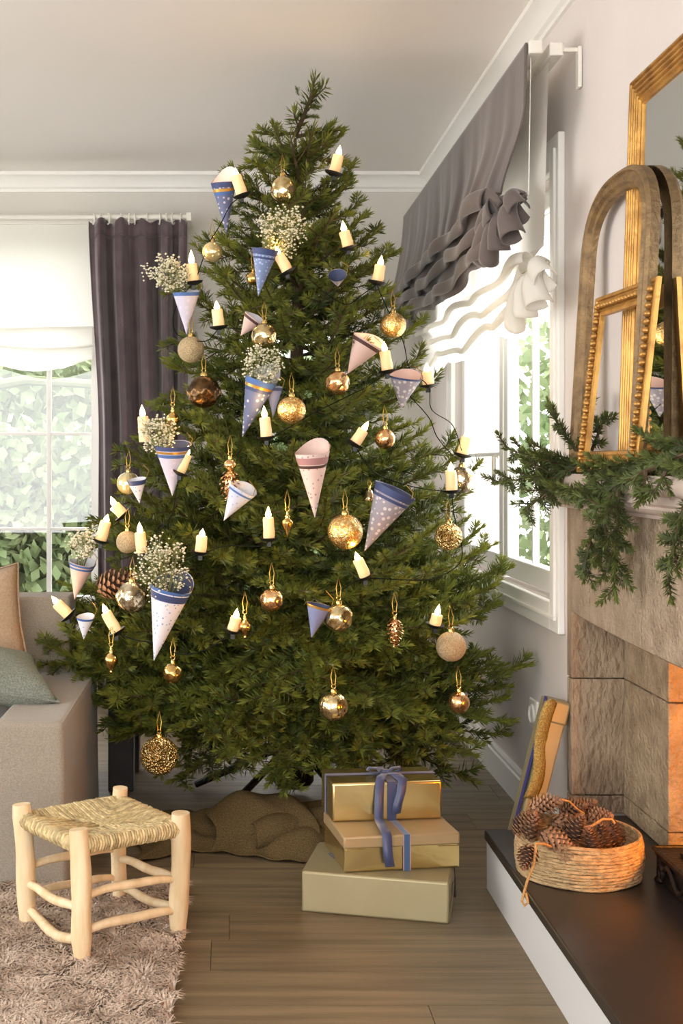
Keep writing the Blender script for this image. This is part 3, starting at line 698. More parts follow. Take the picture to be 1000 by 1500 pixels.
# front skirt hanging low
for x, y, D in ((430,1135,3.78),(395,1120,3.8),(470,1128,3.8),(520,1100,3.85),(570,1100,3.9),(610,1085,3.9),(650,1075,3.95),(700,1060,4.0),(740,1050,4.05),(330,1085,3.85),(290,1060,3.9),(255,1040,3.95),(210,1060,4.1),(170,1060,4.2),(62,938,4.3),(95,985,4.3),(130,1028,4.3),(112,958,4.2),(152,1005,4.2),(185,1040,4.15),(165,1075,4.3),(120,905,4.3),(85,915,4.4)):
    tip = px(x, y, D); ax = axis_x(.4); base = Vector((lerp(ax, tip.x, .25), lerp(TY, tip.y, .25), .42)); place_branch(base, tip-base, (tip-base).length, random.uniform(-.4,.4)); nb += 1
for x, y, D in ((64,934,4.5),(72,884,4.62),(118,852,4.62),(98,934,4.45),(150,965,4.4),(84,962,4.45),(140,905,4.5),(126,992,4.42),(160,850,4.6),(112,1010,4.42),(60,930,4.3),(90,900,4.4),(100,950,4.3),(108,975,4.25),(66,945,4.4),(175,1000,4.35),(200,1020,4.3),(150,1045,4.4)):
    tip = px(x, y, D); ax = axis_x(.6); zb = tip.z+.06; base = Vector((lerp(ax, tip.x, .3), lerp(TY, tip.y, .3), zb)); place_branch(base, tip-base, (tip-base).length, -.6+random.uniform(-.25,.25), clip=False); nb += 1
# leader and the little crown around it
for (a, b) in (((432,200),(452,108)),((440,150),(470,152)),((436,168),(465,165)),((438,140),(432,128)),((432,195),(374,183)),((434,200),(504,186)),((430,225),(352,232)),((432,225),(510,222)),((430,232),(385,214)),((436,232),(480,206))):
    pa = px(a[0], a[1], 4.52); pb = px(b[0], b[1], 4.5+random.uniform(-.06,.04)); place_branch(pa, pb-pa, (pb-pa).length, random.uniform(-.2,.2), clip=False); nb += 1
print('branches', nb)
# ------------------------------------------------------------------ candles
wax_mod = lambda a, z: 1+.05*math.sin(a*3+z*90)+.04*math.sin(a*7+z*40)
for i, (b, t, f, lab) in enumerate(CAND):
    D = surfD((b[0]+t[0])/2, (b[1]+t[1])/2, .03 if i != 24 else -.05)
    pb, pt, pf = px(*b, D), px(*t, D-.004), px(*f, D-.006)
    c = thing('candle_light', lab, 'candle', pb, 'candle lights clipped on the tree')
    d = (pt-pb); hl = d.length; d.normalize(); q = Vector((0,0,1)).rotation_difference(d).to_matrix().to_4x4()
    r = 8.3*D/F
    mb = MB().add(lathe([(r*.98,0),(r,.004),(r*1.0,hl*.3),(r*.96,hl*.6),(r*.98,hl*.9),(r*.9,hl),(r*.5,hl*.985),(0,hl*.97)], 18, wax_mod), 0, q)
    obj('wax_body', mb, M['wax'], c, world=False, angle=70)
    fl_ = (pf-pt).length+.006; q2 = Vector((0,0,1)).rotation_difference(pf-pt).to_matrix().to_4x4()
    o = obj('flame_bulb', MB().add(lathe([(.0,0),(r*.42,fl_*.12),(r*.55,fl_*.3),(r*.42,fl_*.55),(r*.18,fl_*.82),(0,fl_)], 12), 0, Matrix.Translation(d*(hl-.004)) @ q2), M['flame'], c, world=False, angle=180)
    obj('drip_saucer', MB().add(lathe([(r*.5,-.012),(r*1.5,-.004),(r*1.7,.002),(r*1.5,.002),(r*.9,-.002)], 18), 0, q), M['black_plastic'], c, world=False)
    obj('clip', MB().add(box(-.006,.006,-.01,.022,-.026,-.018)).add(box(-.006,.006,-.008,.014,-.018,-.008)), M['black_plastic'], c, world=False, smooth=False)
    lt = bpy.data.objects.new('flame_glow', bpy.data.lights.new('flame_glow', 'POINT')); COL.objects.link(lt); lt.parent = c
    lt.data.energy = .2; lt.data.color = (1, .58, .2); lt.data.shadow_soft_size = .012; lt.location = (pf-pb)+Vector((0,-.012,.012))

# ------------------------------------------------------------------ baubles
def ball_profile(r, n=16, ey=1.0): return [(r*math.sin(PI*k/n), -r*ey*math.cos(PI*k/n)) for k in range(n+1)]
def pine_cone_mesh(L, R, n, mats, open_=.5):
    mb = MB()
    prof = lambda t: R*math.sin(PI*min(1, .12+t*.88))**.7*(1-.25*t)
    mb.add(lathe([(prof(t)*.62 if 0 < t < 1 else 0, t*L) for t in [k/8 for k in range(9)]], 10), 1)
    for i in range(n):
        t = (i+.5)/n; a = i*2.39996; r = prof(t)*.6; z = t*L; s = R*.42*(1-.45*t)*(.6+.4*min(1, t*6)); ro = prof(t)*(1.02+open_*.12)
        ca, sa = math.cos(a), math.sin(a); tx, ty = -sa, ca
        P0 = Vector((ca*r, sa*r, z-.03*L)); P1 = Vector((ca*ro, sa*ro, z+.055*L)); up = Vector((ca*.25, sa*.25, .9)).normalized()*s*.28; T = Vector((tx, ty, 0))*s*.55
        k = [P0-T*.5, P0+T*.5, P1+T, P1-T, P1+up*.9+Vector((ca,sa,0))*s*.15, P1-up*.9]
        mb.add((k, [(0,1,2,3),(3,2,4),(2,3,5),(0,3,5),(2,1,5)]), 0)
    return mb
for (x, y, r, kind, m, off, lab) in BAUB:
    D = surfD(x, y, off); p = px(x, y, D); R = r*D/F
    t = thing('bauble' if kind not in ('finial','spindle','cone','cone2','bell') else 'tree_ornament', lab, 'ornament', p, 'ornaments hanging on the tree')
    top = R
    if kind == 'ball': mb = MB().add(lathe(ball_profile(R), 32))
    elif kind == 'egg': mb = MB().add(lathe([(a*(1-.12*(b/R)), b*1.15) for a, b in ball_profile(R)], 32, lambda a, z: 1+.03*math.sin(a*7+z*160))); top = R*1.15
    elif kind == 'ribbed': mb = MB().add(lathe(ball_profile(R), 72, lambda a, z: 1+.035*abs(math.cos(a*9))))
    elif kind == 'swirl': mb = MB().add(lathe(ball_profile(R, 28), 60, lambda a, z: 1+.028*math.sin(a*3+z/R*5)+.018*math.sin(a*5-z/R*8)))
    elif kind == 'mosaic': mb = MB().add(lathe(ball_profile(R, 14), 22, lambda a, z: 1+.025*math.sin(a*11)*math.sin(z/R*13)))
    elif kind == 'emboss': mb = MB().add(lathe(ball_profile(R, 40), 80, lambda a, z: 1+.05*(math.cos(a*4)*math.cos(z/R*4.2) > .35)+.03*math.sin(a*8)*math.sin(z/R*8.4)))
    elif kind == 'finial':
        mb = MB().add(lathe([(0,-R*2.1),(R*.2,-R*1.95),(R*.28,-R*1.75),(R*.16,-R*1.6),(R*.4,-R*1.3),(R*.9,-R*.5),(R,0),(R*.9,R*.5),(R*.4,R*1.0),(R*.2,R*1.15),(R*.34,R*1.35),(R*.2,R*1.55),(.0,R*1.65)], 32, lambda a, z: 1+.08*abs(math.cos(a*7)))); top = R*1.6
    elif kind == 'spindle':
        mb = MB().add(lathe([(0,-R*2.6),(R*.2,-R*1.9),(R*.62,-R*.9),(R*.98,0),(R*.9,R*.35),(R*.5,R*.7),(R*.3,R*.9),(R*.5,R*1.15),(R*.25,R*1.4),(0,R*1.5)], 28, lambda a, z: 1+.06*abs(math.cos(a*6)))); top = R*1.45
    elif kind == 'bell': mb = MB().add(lathe([(R*.98,-R),(R*1.05,-R*.95),(R*.75,-R*.3),(R*.6,R*.4),(R*.35,R*.85),(0,R)], 24))
    else:
        mb = pine_cone_mesh(R*3.6, R*1.15, 70, None); mb.v = [(v[0], v[1], R*1.8-v[2]) for v in mb.v]; mb.f = [q[::-1] for q in mb.f]; mb.m = [0]*len(mb.f); top = R*1.7
        if kind == 'cone2':
            obj('upper_ball', MB().add(lathe(ball_profile(R*.62), 24), 0, Matrix.Translation((0,0,R*2.3))), M[m], t, world=False, angle=180)
            top = R*2.9
    obj('ball' if top == R else 'body', mb, M[m], t, world=False, angle=180 if kind not in ('cone','cone2') else 30)
    cr_ = min(R*.22, .012)
    cp_o = obj('cap', MB().add(lathe([(cr_,top-.004),(cr_*1.05,top+.004),(cr_*.8,top+.009),(cr_*.3,top+.011),(0,top+.011)], 14)), M['cap'], t, world=False)
    obj('hook_ring', MB().add(tube([(math.cos(a)*.006, 0, top+.016+math.sin(a)*.006) for a in [2*PI*k/12 for k in range(12)]], .0014, 5, closed=True)), M['cap'], cp_o, world=False)
    hh = .075 if kind != 'bell' else .03
    obj('hanging_thread', tube([(-.004,0,top+.02),(-.007,.004,top+hh*.6),(0,.02,top+hh),(.007,.004,top+hh*.6),(.004,0,top+.02)], .0013, 5), M['thread'], t, world=False)

# ------------------------------------------------------------------ paper cones
CONE_POS = []
for ci, (a, b, t, body, inside, bands, flap, tilt, off, lab) in enumerate(CONES):
    mx, my = (a[0]+b[0])/2, (a[1]+b[1])/2; D = surfD(mx, my, off+.02)
    rim = px(mx, my, D); tip0 = px(t[0], t[1], D); R = math.hypot(b[0]-a[0], b[1]-a[1])/2*D/F
    tilt = tilt*.42 if tilt < .5 else tilt*.8; ax_ = rim-tip0; Lc = ax_.length; ax_.normalize()
    ax_ = (ax_*math.cos(tilt)+Vector((0,-1,0))*math.sin(tilt)).normalized(); tip = rim-ax_*Lc
    # across direction in the picture, flap on the far side of the opening
    across = Vector((b[0]-a[0], 0, -(b[1]-a[1]))); across = (across-ax_*across.dot(ax_)).normalized(); back = ax_.cross(across)
    if back.y < 0: back = -back
    c = thing('paper_cone', lab, 'paper cone', tip, 'paper cones hung on the tree')
    def surf(u, w, rad=1.0, w0=0., w1=1., fl=True):
        an = u*2*PI; g = (1+math.sin(an+.45))/2; k = lerp(w0, w1, w)
        ext = 1+flap*.62*g**3.2 if fl else 1.0
        k2 = k*ext
        rr = R*k2*rad*(1+.0*k)*(1+.03*math.sin(an*2))
        if k2 > 1: rr = R*rad*(1+(k2-1)*.75)
        return ax_*(Lc*k2)+across*(math.cos(an)*rr)+back*(math.sin(an)*rr)
    obj('paper', grid(lambda u, w: surf(u, .015+.985*w), 40, 14), M[body], c, world=False, angle=180)
    obj('lining', grid(lambda u, w: surf(u, .02+.975*w, .965), 40, 14), M[inside], c, world=False, angle=180)
    for (bm, st, wd) in bands:
        obj('band', grid(lambda u, w: surf(u, w, 1.02, 1-st-wd, 1-st+.004, flap < .2 or st > .1), 40, 2), M[bm], c, world=False, angle=180)
    hp = across*R*.9+ax_*Lc*.96
    obj('hanging_ribbon', tube([hp, hp+across*.01+Vector((0,.02,.03)), hp+Vector((-.01,.05,.05))], .0014, 4), M['thread'], c, world=False)
    CONE_POS.append((rim, ax_, R, D))
for (cc, r, ci, lab) in GYP:
    rim, ax_, R, D = CONE_POS[ci]; C0 = px(cc[0], cc[1], D-.01); RR = r*D/F
    t = thing('gypsophila', lab, 'flowers', rim, 'gypsophila bunches in the paper cones')
    st = MB(); bl = MB(); root = rim-ax_*R*1.5
    n = int(26+r*.6)
    for k in range(n):
        dv = Vector(rng.normal(size=3)); dv.normalize(); dv *= RR*random.uniform(.35,1.0)**.6; dv.y *= .8
        e = C0+dv; mid = root.lerp(e, .55)+ax_*R*.25; st.add(tube([root, mid, e], .0007, 3, cap=False))
        for j in range(9):
            dd = Vector(rng.normal(size=3))*RR*.17; q = e+dd; st.add(tube([mid.lerp(e,.75), q], .0005, 3, cap=False))
            s = random.uniform(.0028,.0056)*D/4.3
            a1 = [q+Vector(v)*s for v in ((1,0,0),(-1,0,0),(0,1,0),(0,-1,0),(0,0,.8),(0,0,-.8))]
            bl.add((a1, [(0,2,4),(2,1,4),(1,3,4),(3,0,4),(2,0,5),(1,2,5),(3,1,5),(0,3,5)]))
    if ci == 3:
        for (sx, sy) in ((215,394),(222,404),(236,378),(243,392)):
            e = px(sx, sy, D); st.add(tube([root, root.lerp(e,.5)+Vector((0,0,.02)), e], .0009, 3))
            for j in range(14):
                q = e+Vector(rng.normal(size=3))*.011; s = .0042; a1 = [q+Vector(v)*s for v in ((1,0,0),(-1,0,0),(0,1,0),(0,-1,0),(0,0,.8),(0,0,-.8))]
                bl.add((a1, [(0,2,4),(2,1,4),(1,3,4),(3,0,4),(2,0,5),(1,2,5),(3,1,5),(0,3,5)]))
    tag(obj('stems', st, M['stem'], t, smooth=False), kind='stuff'); tag(obj('blossoms', bl, M['blossom'], t, smooth=False), kind='stuff')
# real pine cone tucked in on the left
pc = pine_cone_mesh(.13, .05, 90, None)
p = px(143, 864, surfD(143, 864, .0)); o = obj('pine_cone', pc, [M['cone_scale'], M['cone_core']], world=False, angle=30); o.location = p; o.rotation_euler = (.3, 1.2, .3)
tag(o, 'natural brown pine cone wedged in the branches at the left edge', 'pine cone')
# electric cord
def cordpath(pts, off=.015):
    P = [px(x, y, surfD(x, y, off)) for x, y in pts]; out = []
    for i in range(len(P)-1):
        p0, p1, p2, p3 = P[max(0,i-1)], P[i], P[i+1], P[min(len(P)-1,i+2)]
        for k in range(8):
            t = k/8; out.append(.5*((2*p1)+(p2-p0)*t+(2*p0-5*p1+4*p2-p3)*t*t+(3*p1-p0-3*p2+p3)*t**3))
    return out+[P[-1]]
CORDS = [([(354,288),(338,300),(322,330),(306,356),(297,380),(286,412)],'dark cord running down the upper left of the tree'),
 ([(283,416),(268,432),(254,462),(260,490),(300,500),(322,482),(352,482),(372,488)],'dark cord looping below the lilac cone'),
 ([(552,416),(530,432),(508,446),(480,432),(470,424)],'dark cord across the upper right branches'),
 ([(552,418),(566,450),(590,500),(600,540),(627,566),(632,600),(662,622),(676,660)],'dark cord along the right edge to the outer candle'),
 ([(567,545),(540,565),(500,585),(460,605),(430,622),(394,644)],'dark cord sloping through the middle of the tree'),
 ([(600,580),(628,612),(640,640),(664,668),(676,672)],'dark cord behind the sheer blind side candles'),
 ([(661,722),(666,760),(676,800),(672,826),(640,846),(610,850),(534,848),(500,864),(470,872)],'dark cord hanging below the window side candle'),
 ([(394,792),(380,800),(330,800),(294,812),(250,826),(208,814)],'dark cord between the left middle candles'),
 ([(171,928),(200,938),(236,944),(262,958),(300,952),(341,926)],'dark cord along the lower left branches'),
 ([(262,694),(258,720),(250,756),(222,790),(208,812)],'dark cord down from the leaning candle on the left'),
 ([(519,652),(545,690),(580,706),(620,716),(661,720)],'dark cord right of the pink star cone'),]
for pts, lab in CORDS:
    tag(obj('light_cord', tube(cordpath(pts), .0017, 6), M['cord'], center=True), lab, 'cord', 'cords of the tree lights')
# ------------------------------------------------------------------ sofa with cushions
sofa = thing('sofa', 'greige linen slipcovered sofa at the left edge', 'sofa', (-1.3, 4.0, 0))
def rbox(x0, x1, y0, y1, z0, z1, flare=0., wav=0., nx=6, ny=16, nz=14):
    """slipcover block: subdivided box with soft waves and a flared hem"""
    mb = MB()
    def P(a, b, c):
        x = lerp(x0,x1,a); y = lerp(y0,y1,b); z = lerp(z0,z1,c); k = (1-c)**1.5
        x += (a-.5)*2*flare*k; y -= (.5-b)*2*flare*k
        x += wav*math.sin(b*11+c*2)*k*(2*a-1); y += wav*math.sin(a*13+1)*k*(2*b-1); z += -.006*math.sin(b*PI)*math.sin(a*PI)*(c > .99)
        return (x, y, z)
    mb.add(grid(lambda u, w: P(u, 0, w), nx, nz)); mb.add(grid(lambda u, w: P(1-u, 1, w), nx, nz))
    mb.add(grid(lambda u, w: P(0, 1-u, w), ny, nz)); mb.add(grid(lambda u, w: P(1, u, w), ny, nz)); mb.add(grid(lambda u, w: P(u, w, 1), nx, ny))
    return mb
def weld(o, d=.0005, bev=0.):
    md = o.modifiers.new('weld', 'WELD'); md.merge_threshold = d
    if bev: b = o.modifiers.new('bevel', 'BEVEL'); b.width = bev; b.segments = 3; b.limit_method = 'ANGLE'; b.angle_limit = .9
weld(obj('arm', rbox(-.665, -.468, 3.52, 4.42, .012, .472, .012, .006), M['linen'], sofa, angle=50), bev=.016)
weld(obj('backrest', rbox(-2.3, -.56, 4.38, 4.56, .03, .735), M['linen'], sofa, angle=50), bev=.02)
weld(obj('seat_cushion', rbox(-2.3, -.67, 3.6, 4.38, .2, .4), M['linen'], sofa, angle=50), bev=.03)
obj('base', box(-2.28, -.68, 3.6, 4.4, .03, .2), M['linen'], sofa, smooth=False)
for (x, y) in ((-.6,3.58),(-.6,4.36),(-2.2,3.62),(-2.2,4.36)): obj('foot', box(x-.025,x+.025,y-.025,y+.025,0,.03), M['dark_wood'], sofa, smooth=False)
obj('seam_piping', tube([(-.474,3.53,.466),(-.474,3.9,.468),(-.474,4.38,.468)], .0035, 6), M['linen'], sofa)
def pillow(name, lab, c, w, h, t, rot, m):
    mb = MB()
    for sgn in (1,-1):
        def fn(u, v):
            a, b = u*2-1, v*2-1; e = max(0, (1-a**4)*(1-b**4))**.55
            sx = 1-.10*(1-abs(b)**2)*abs(a)**3; sy = 1-.10*(1-abs(a)**2)*abs(b)**3
            return (a*w/2*sx, b*h/2*sy, sgn*(t/2*e+.006*math.sin(a*5+b*3)*e))
        v, f = grid(fn, 26, 26); mb.add((v, f if sgn > 0 else [q[::-1] for q in f]))
    o = obj(name, mb, m, world=False, angle=180); o.location = c; o.rotation_euler = rot
    md = o.modifiers.new('weld', 'WELD'); md.merge_threshold = .002
    tag(o, lab, 'cushion')
    edge = [(a*w/2, b*h/2, 0) for a, b in [(-1,-1),(-.5,-.93),(0,-.9),(.5,-.93),(1,-1),(.93,-.5),(.9,0),(.93,.5),(1,1),(.5,.93),(0,.9),(-.5,.93),(-1,1),(-.93,.5),(-.9,0),(-.93,-.5)]]
    obj('piping', tube(edge, .004, 6, closed=True), m, o, world=False)
    return o
pillow('cushion', 'beige cushion propped on the sofa in front of the window', (-.90, 4.2, .62), .44, .44, .13, (1.25, -.16, .12), M['pillow_beige'])
pillow('cushion', 'grey green cushion lying over the sofa arm', (-.80, 3.93, .545), .46, .42, .13, (.16, .16, .35), M['pillow_teal'])
st = thing('side_table', 'dark wooden side table behind the sofa arm', 'table', (-.52, 4.75, 0))
for (x0, x1) in ((-.445,-.352),(-.76,-.667)): obj('leg', box(x0,x1,4.58,4.66,0,.42), M['dark_wood'], st, smooth=False, bevel=.004)
for (x0, x1) in ((-.445,-.352),(-.76,-.667)): obj('leg', box(x0,x1,4.86,4.94,0,.42), M['dark_wood'], st, smooth=False, bevel=.004)
obj('table_top', box(-.78,-.335,4.56,4.96,.42,.46), M['dark_wood'], st, smooth=False, bevel=.005)

# ------------------------------------------------------------------ rug
rug = thing('shag_rug', 'beige shaggy rug under the stool', 'rug', (-1.0, 2.2, 0))
obj('rug_backing', box(-2.4,-.135,.6,3.5,.0005,.012), M['rug_base'], rug, smooth=False)
R = np.random.default_rng(3); n = 70000
P = np.stack([R.uniform(-1.0,-.125,n), R.uniform(2.35,3.51,n), np.full(n,.01)],1)
ph = 3*np.sin(P[:,0]*21+P[:,1]*9)+2.2*np.cos(P[:,1]*25-P[:,0]*12)+R.normal(0,.8,n); ln = R.uniform(.022,.04,n)
d = np.stack([np.cos(ph), np.sin(ph), np.zeros(n)],1); w = np.stack([-np.sin(ph), np.cos(ph), np.zeros(n)],1)*R.uniform(.0018,.0034,n)[:,None]
mid = P+d*(ln*.4)[:,None]; mid[:,2] += ln*.55; tip = P+d*(ln*.95)[:,None]; tip[:,2] += ln*.5+R.normal(0,.004,n)
V = np.stack([P-w, P+w, mid+w*.9, mid-w*.9, tip],1).reshape(-1,3); b = np.arange(n)*5
mb = MB(); mb.v = V.tolist(); mb.f = np.stack([b,b+1,b+2,b+3],1).tolist()+np.stack([b+3,b+2,b+4],1).tolist(); mb.m = [0]*len(mb.f)
tag(obj('pile', mb, M['rug'], rug, smooth=False), kind='stuff')

# ------------------------------------------------------------------ stool
LEG = {'front': ((-.349,2.976),(-.360,2.993)), 'right': ((-.129,3.155),(-.1207,3.133)), 'left': ((-.515,3.206),(-.534,3.215)), 'back': ((-.303,3.399),(-.297,3.378))}
stool = thing('stool', 'low peeled wood stool with a woven rush seat', 'stool', (-.32, 3.18, 0)); ZL = .325; z0 = .006
for k, (bt, tp) in LEG.items():
    r = .0248 if k != 'back' else .0215
    path = [Vector((lerp(bt[0],tp[0],t)+.002*math.sin(t*7+r*900), lerp(bt[1],tp[1],t)+.002*math.cos(t*6), lerp(z0,ZL,t))) for t in [i/10 for i in range(11)]]
    rr = [r*.78, r*.86]+[r*(1+.04*math.sin(i*1.3+bt[0]*20)) for i in range(2,10)]+[r*.93]
    obj('leg', tube(path, rr, 14), M['pale_wood'], stool, angle=50)
def lp(k, z):
    b, t = LEG[k]; f = (z-z0)/(ZL-z0); return Vector((lerp(b[0],t[0],f), lerp(b[1],t[1],f), z))
for (a, za, b, zb, bow, r) in (('front',.162,'right',.152,.016,.0105),('front',.082,'right',.072,.012,.0115),('left',.125,'front',.135,-.004,.0115),('left',.062,'front',.062,-.022,.0125),
                               ('left',.16,'back',.153,.014,.0105),('left',.09,'back',.075,.012,.0105),('back',.13,'right',.15,.004,.0115),('back',.055,'right',.075,-.004,.0115)):
    A, B = lp(a, za), lp(b, zb); path = [A.lerp(B, t)+Vector((0,0,bow*math.sin(t*PI)+.003*math.sin(t*9))) for t in [i/9 for i in range(10)]]
    obj('stretcher', tube(path, [r*(.8+.25*math.sin(PI*i/9)+.04*math.sin(i*2.2)) for i in range(10)], 10), M['pale_wood'], stool, angle=60)
K = ['front','right','back','left']; cor = [lp(k, .285) for k in K]; cen = sum(cor, Vector())/4
for i in range(4):
    A, B = cor[i], cor[(i+1) % 4]; obj('seat_rail', tube([A, B], .013, 8), M['pale_wood'], stool)
NS = 17
for i in range(4):                     # each strand wraps a rail, runs in to the diagonal, turns and wraps the next rail
    c0, cp_, cn = cor[i], cor[i-1], cor[(i+1) % 4]
    u = (cn-c0); v = (cp_-c0); ul, vl = u.length, v.length; u.normalize(); v.normalize()
    for k in range(NS):
        f = (.055+.445*(k+.5)/NS); rr = .0072
        def W(a, b, z): return c0+u*(a*ul)+v*(b*vl)+Vector((0,0,z))
        dip = -.002-.020*(f/.5)**1.5; e = .07
        path = [W(f,.02,-.02), W(f,-.035,-.014), W(f,-.058,.002), W(f,-.035,.016), W(f,.03,.02+dip*.3), W(f,f*.6,.017+dip), W(f,f,.015+dip), W(f*.6,f,.017+dip), W(.03,f,.02+dip*.3), W(-.035,f,.016), W(-.058,f,.002), W(-.035,f,-.014), W(.02,f,-.02)]
        path = [p+Vector((0,0,random.uniform(-.0012,.0012))) for p in path]
        obj('rush_strand', tube(path, [rr*random.uniform(.46,.56) for _ in path], 6), M['rush'], stool, angle=180)

# ------------------------------------------------------------------ burlap cloth on the floor
def cloth(u, w):
    x = lerp(-.30, .40, u); y = lerp(3.80, 4.28, w)
    y += .05*math.sin(u*6.5)*(1-w)-.07*(1-w)*smooth01((.25-u)*4)
    g = math.exp(-((w-.45)/.38)**2); hh = .012+.05*g*(.5+.5*math.sin(u*4.4-.9))+.05*g*smooth01((u-.5)*3)
    fo = .022*math.sin(u*8+w*6)*math.sin(w*5+u*3)+.008*math.sin(u*19-w*9)+.004*math.sin(w*30+u*12)
    edge = smooth01(min(u*9, (1-u)*9, w*7, (1-w)*7))
    return (x+.03*math.sin(w*8+u*4), y, .004+hh*edge+fo*edge*.8+.004*(1+math.sin(u*40)))
bu = thing('burlap_cloth', 'rumpled brown burlap cloth on the floor under the tree', 'cloth', (.05, 4.0, 0))
obj('sheet', grid(cloth, 90, 60), M['burlap'], bu, angle=180, solid=.003, solid_off=1)
def roll(u, w):
    a = -PI*.6+w*2*PI*.92; r = .042+.012*u+.004*math.sin(u*7); c = Vector((lerp(.075,.30,u), lerp(3.86,3.95,u), r+.006+.012*math.sin(u*3)))
    return c+Vector((-.25*math.cos(a)*r, math.cos(a)*r*1.15, math.sin(a)*r*.95))
obj('rolled_edge', grid(roll, 30, 30), M['burlap'], bu, angle=180, solid=.003)
def flap(u, w):
    return (lerp(-.06,.26,u)+.02*math.sin(w*5), 3.83+.05*w+.03*math.sin(u*4), .012+.17*math.sin(w*PI*.55)*(.55+.45*math.sin(u*2.4+.2))+.012*math.sin(u*12+w*4)*w)
obj('folded_flap', grid(lambda u, w: (lambda p: (p[0], p[1]+.13*w*w, p[2]*.8))(flap(u, w)), 50, 24), M['burlap'], bu, angle=180, solid=.003)

# ------------------------------------------------------------------ gifts
def gift(name, lab, loc, rz, w, d, h, m, bevel=.006):
    g = thing(name, lab, 'gift', loc, 'wrapped gifts stacked under the tree', (0,0,rz))
    mb = MB()
    def P(a, b, c):
        k = .004*math.sin(a*7+c*3)*math.sin(c*PI) ; return ((a-.5)*w, (b-.5)*d-(.5-b)*0+k*(1 if b > .5 else -1), c*h)
    o = obj('wrapped_box', MB().add(box(-w/2,w/2,-d/2,d/2,0,h)), m, g, world=False, bevel=bevel, seg=3, angle=60)
    return g, o
def strip(pts, wd, n, normal_side):   # flat ribbon along a polyline
    P = [Vector(p) for p in pts]; v = []
    for p in P: v += [p-Vector(normal_side)*wd/2, p+Vector(normal_side)*wd/2]
    return v, [(2*i,2*i+1,2*i+3,2*i+2) for i in range(len(P)-1)]
g1, _ = gift('gift', 'large champagne paper gift at the bottom of the stack', (.415, 3.435, 0), math.radians(-14), .39, .272, .109, M['kraft'])
for sx in (1,-1):                       # folded paper ends
    v = [(sx*.196,-.13,.004),(sx*.196,.13,.004),(sx*.1985,.0,.07),(sx*.196,-.13,.105),(sx*.196,.13,.105)]
    obj('paper_fold', MB().add((v, [(0,1,2)])).add((v, [(3,4,2)])), M['kraft'], g1, world=False, smooth=False, solid=.0015)
obj('wire_bow', MB().add(tube([(.165,.06,.112),(.175,.085,.128),(.195,.1,.135),(.19,.07,.12),(.165,.06,.112),(.15,.08,.125),(.135,.1,.122),(.165,.06,.112),(.197,.03,.1),(.2,.02,.02)], .004, 6)), M['wire'], g1, world=False)
obj('ribbon', MB().add(strip([(-.1,.138,.1),(-.11,.13,.1115),(-.145,.02,.1115),(-.12,-.02,.1115)], .009, 3, (.9,-.3,0))), M['ribbon_navy'], g1, world=False, smooth=False, solid=.001)
Z2 = .1095; g2, _ = gift('gift', 'gold foil gift with a tan paper top in the middle of the stack', (.446, 3.479, Z2), math.radians(8), .318, .25, .093, M['gold_foil'])
obj('tan_wrap', MB().add(box(-.161,.161,-.1275,.1275,.063,.0955)), M['tan_paper'], g2, world=False, bevel=.005, angle=60)
for sx in (-1, 1): obj('paper_fold', MB().add(([(sx*.158,-.1262,.004),(sx*.158,-.1262,.06),(sx*.1,-.1282,.0615)], [(0,1,2)])), M['gold_foil'], g2, world=False, smooth=False, solid=.0012)
rb = obj('ribbon', MB().add(strip([(.012,-.1295,.0),(.012,-.1295,.0965),(.012,.1295,.0965),(.012,.1295,0)], .016, 3, (1,0,0))), M['ribbon_blue'], g2, world=False, smooth=False, solid=.0012)
for s in (-1, 1): obj('ribbon_edge', MB().add(strip([(.012+s*.0092,-.1297,.0),(.012+s*.0092,-.1297,.0968),(.012+s*.0092,.1297,.0968)], .0025, 3, (1,0,0))), M['ribbon_rose'], rb, world=False, smooth=False, solid=.001)
Z3 = Z2+.0965; g3, _ = gift('gift', 'gold foil gift with a navy ribbon bow on top of the stack', (.4316, 3.57, Z3), math.radians(6), .312, .17, .107, M['gold_foil'])
obj('ribbon', MB().add(strip([(.012,-.0868,0),(.012,-.0868,.1085),(.012,.0868,.1085),(.012,.0868,0)], .026, 3, (1,0,0))), M['ribbon_navy'], g3, world=False, smooth=False, solid=.001)
obj('ribbon', MB().add(strip([(-.1578,.01,0),(-.1578,.01,.1082),(.1578,.01,.1082),(.1578,.01,0)], .024, 3, (0,1,0))), M['ribbon_navy'], g3, world=False, smooth=False, solid=.001)
obj('ribbon_tail', MB().add(strip([(.01,-.02,.116),(-.012,-.06,.118),(-.022,-.089,.112),(-.026,-.095,.06),(-.03,-.112,.014),(-.034,-.16,.011),(-.036,-.216,.009),(-.036,-.233,.0),(-.034,-.236,-.05),(-.028,-.236,-.08)], .026, 3, (1,.0,.05))), M['ribbon_navy'], g3, world=False, angle=180, solid=.001)
obj('ribbon_tail', MB().add(strip([(.01,-.02,.116),(.03,-.055,.122),(.042,-.088,.113),(.036,-.096,.08),(.026,-.1,.05),(.02,-.102,.022)], .027, 3, (.97,-.1,.2))), M['ribbon_navy'], g3, world=False, angle=180, solid=.001)
for s in (-1, 1):
    lp_ = [(0.01,-.01,.112),(.01+s*.022,-.012,.128),(.01+s*.045,-.01,.13),(.01+s*.05,.0,.12),(.01+s*.03,.004,.112),(.01,-.004,.113)]
    obj('bow_loop', MB().add(strip(lp_, .024, 3, (0,1,0))), M['ribbon_navy'], g3, world=False, angle=180, solid=.001)
obj('bow_knot', box(-.002,.022,-.022,.006,.109,.124), M['ribbon_navy'], g3, world=False, bevel=.005, seg=3)
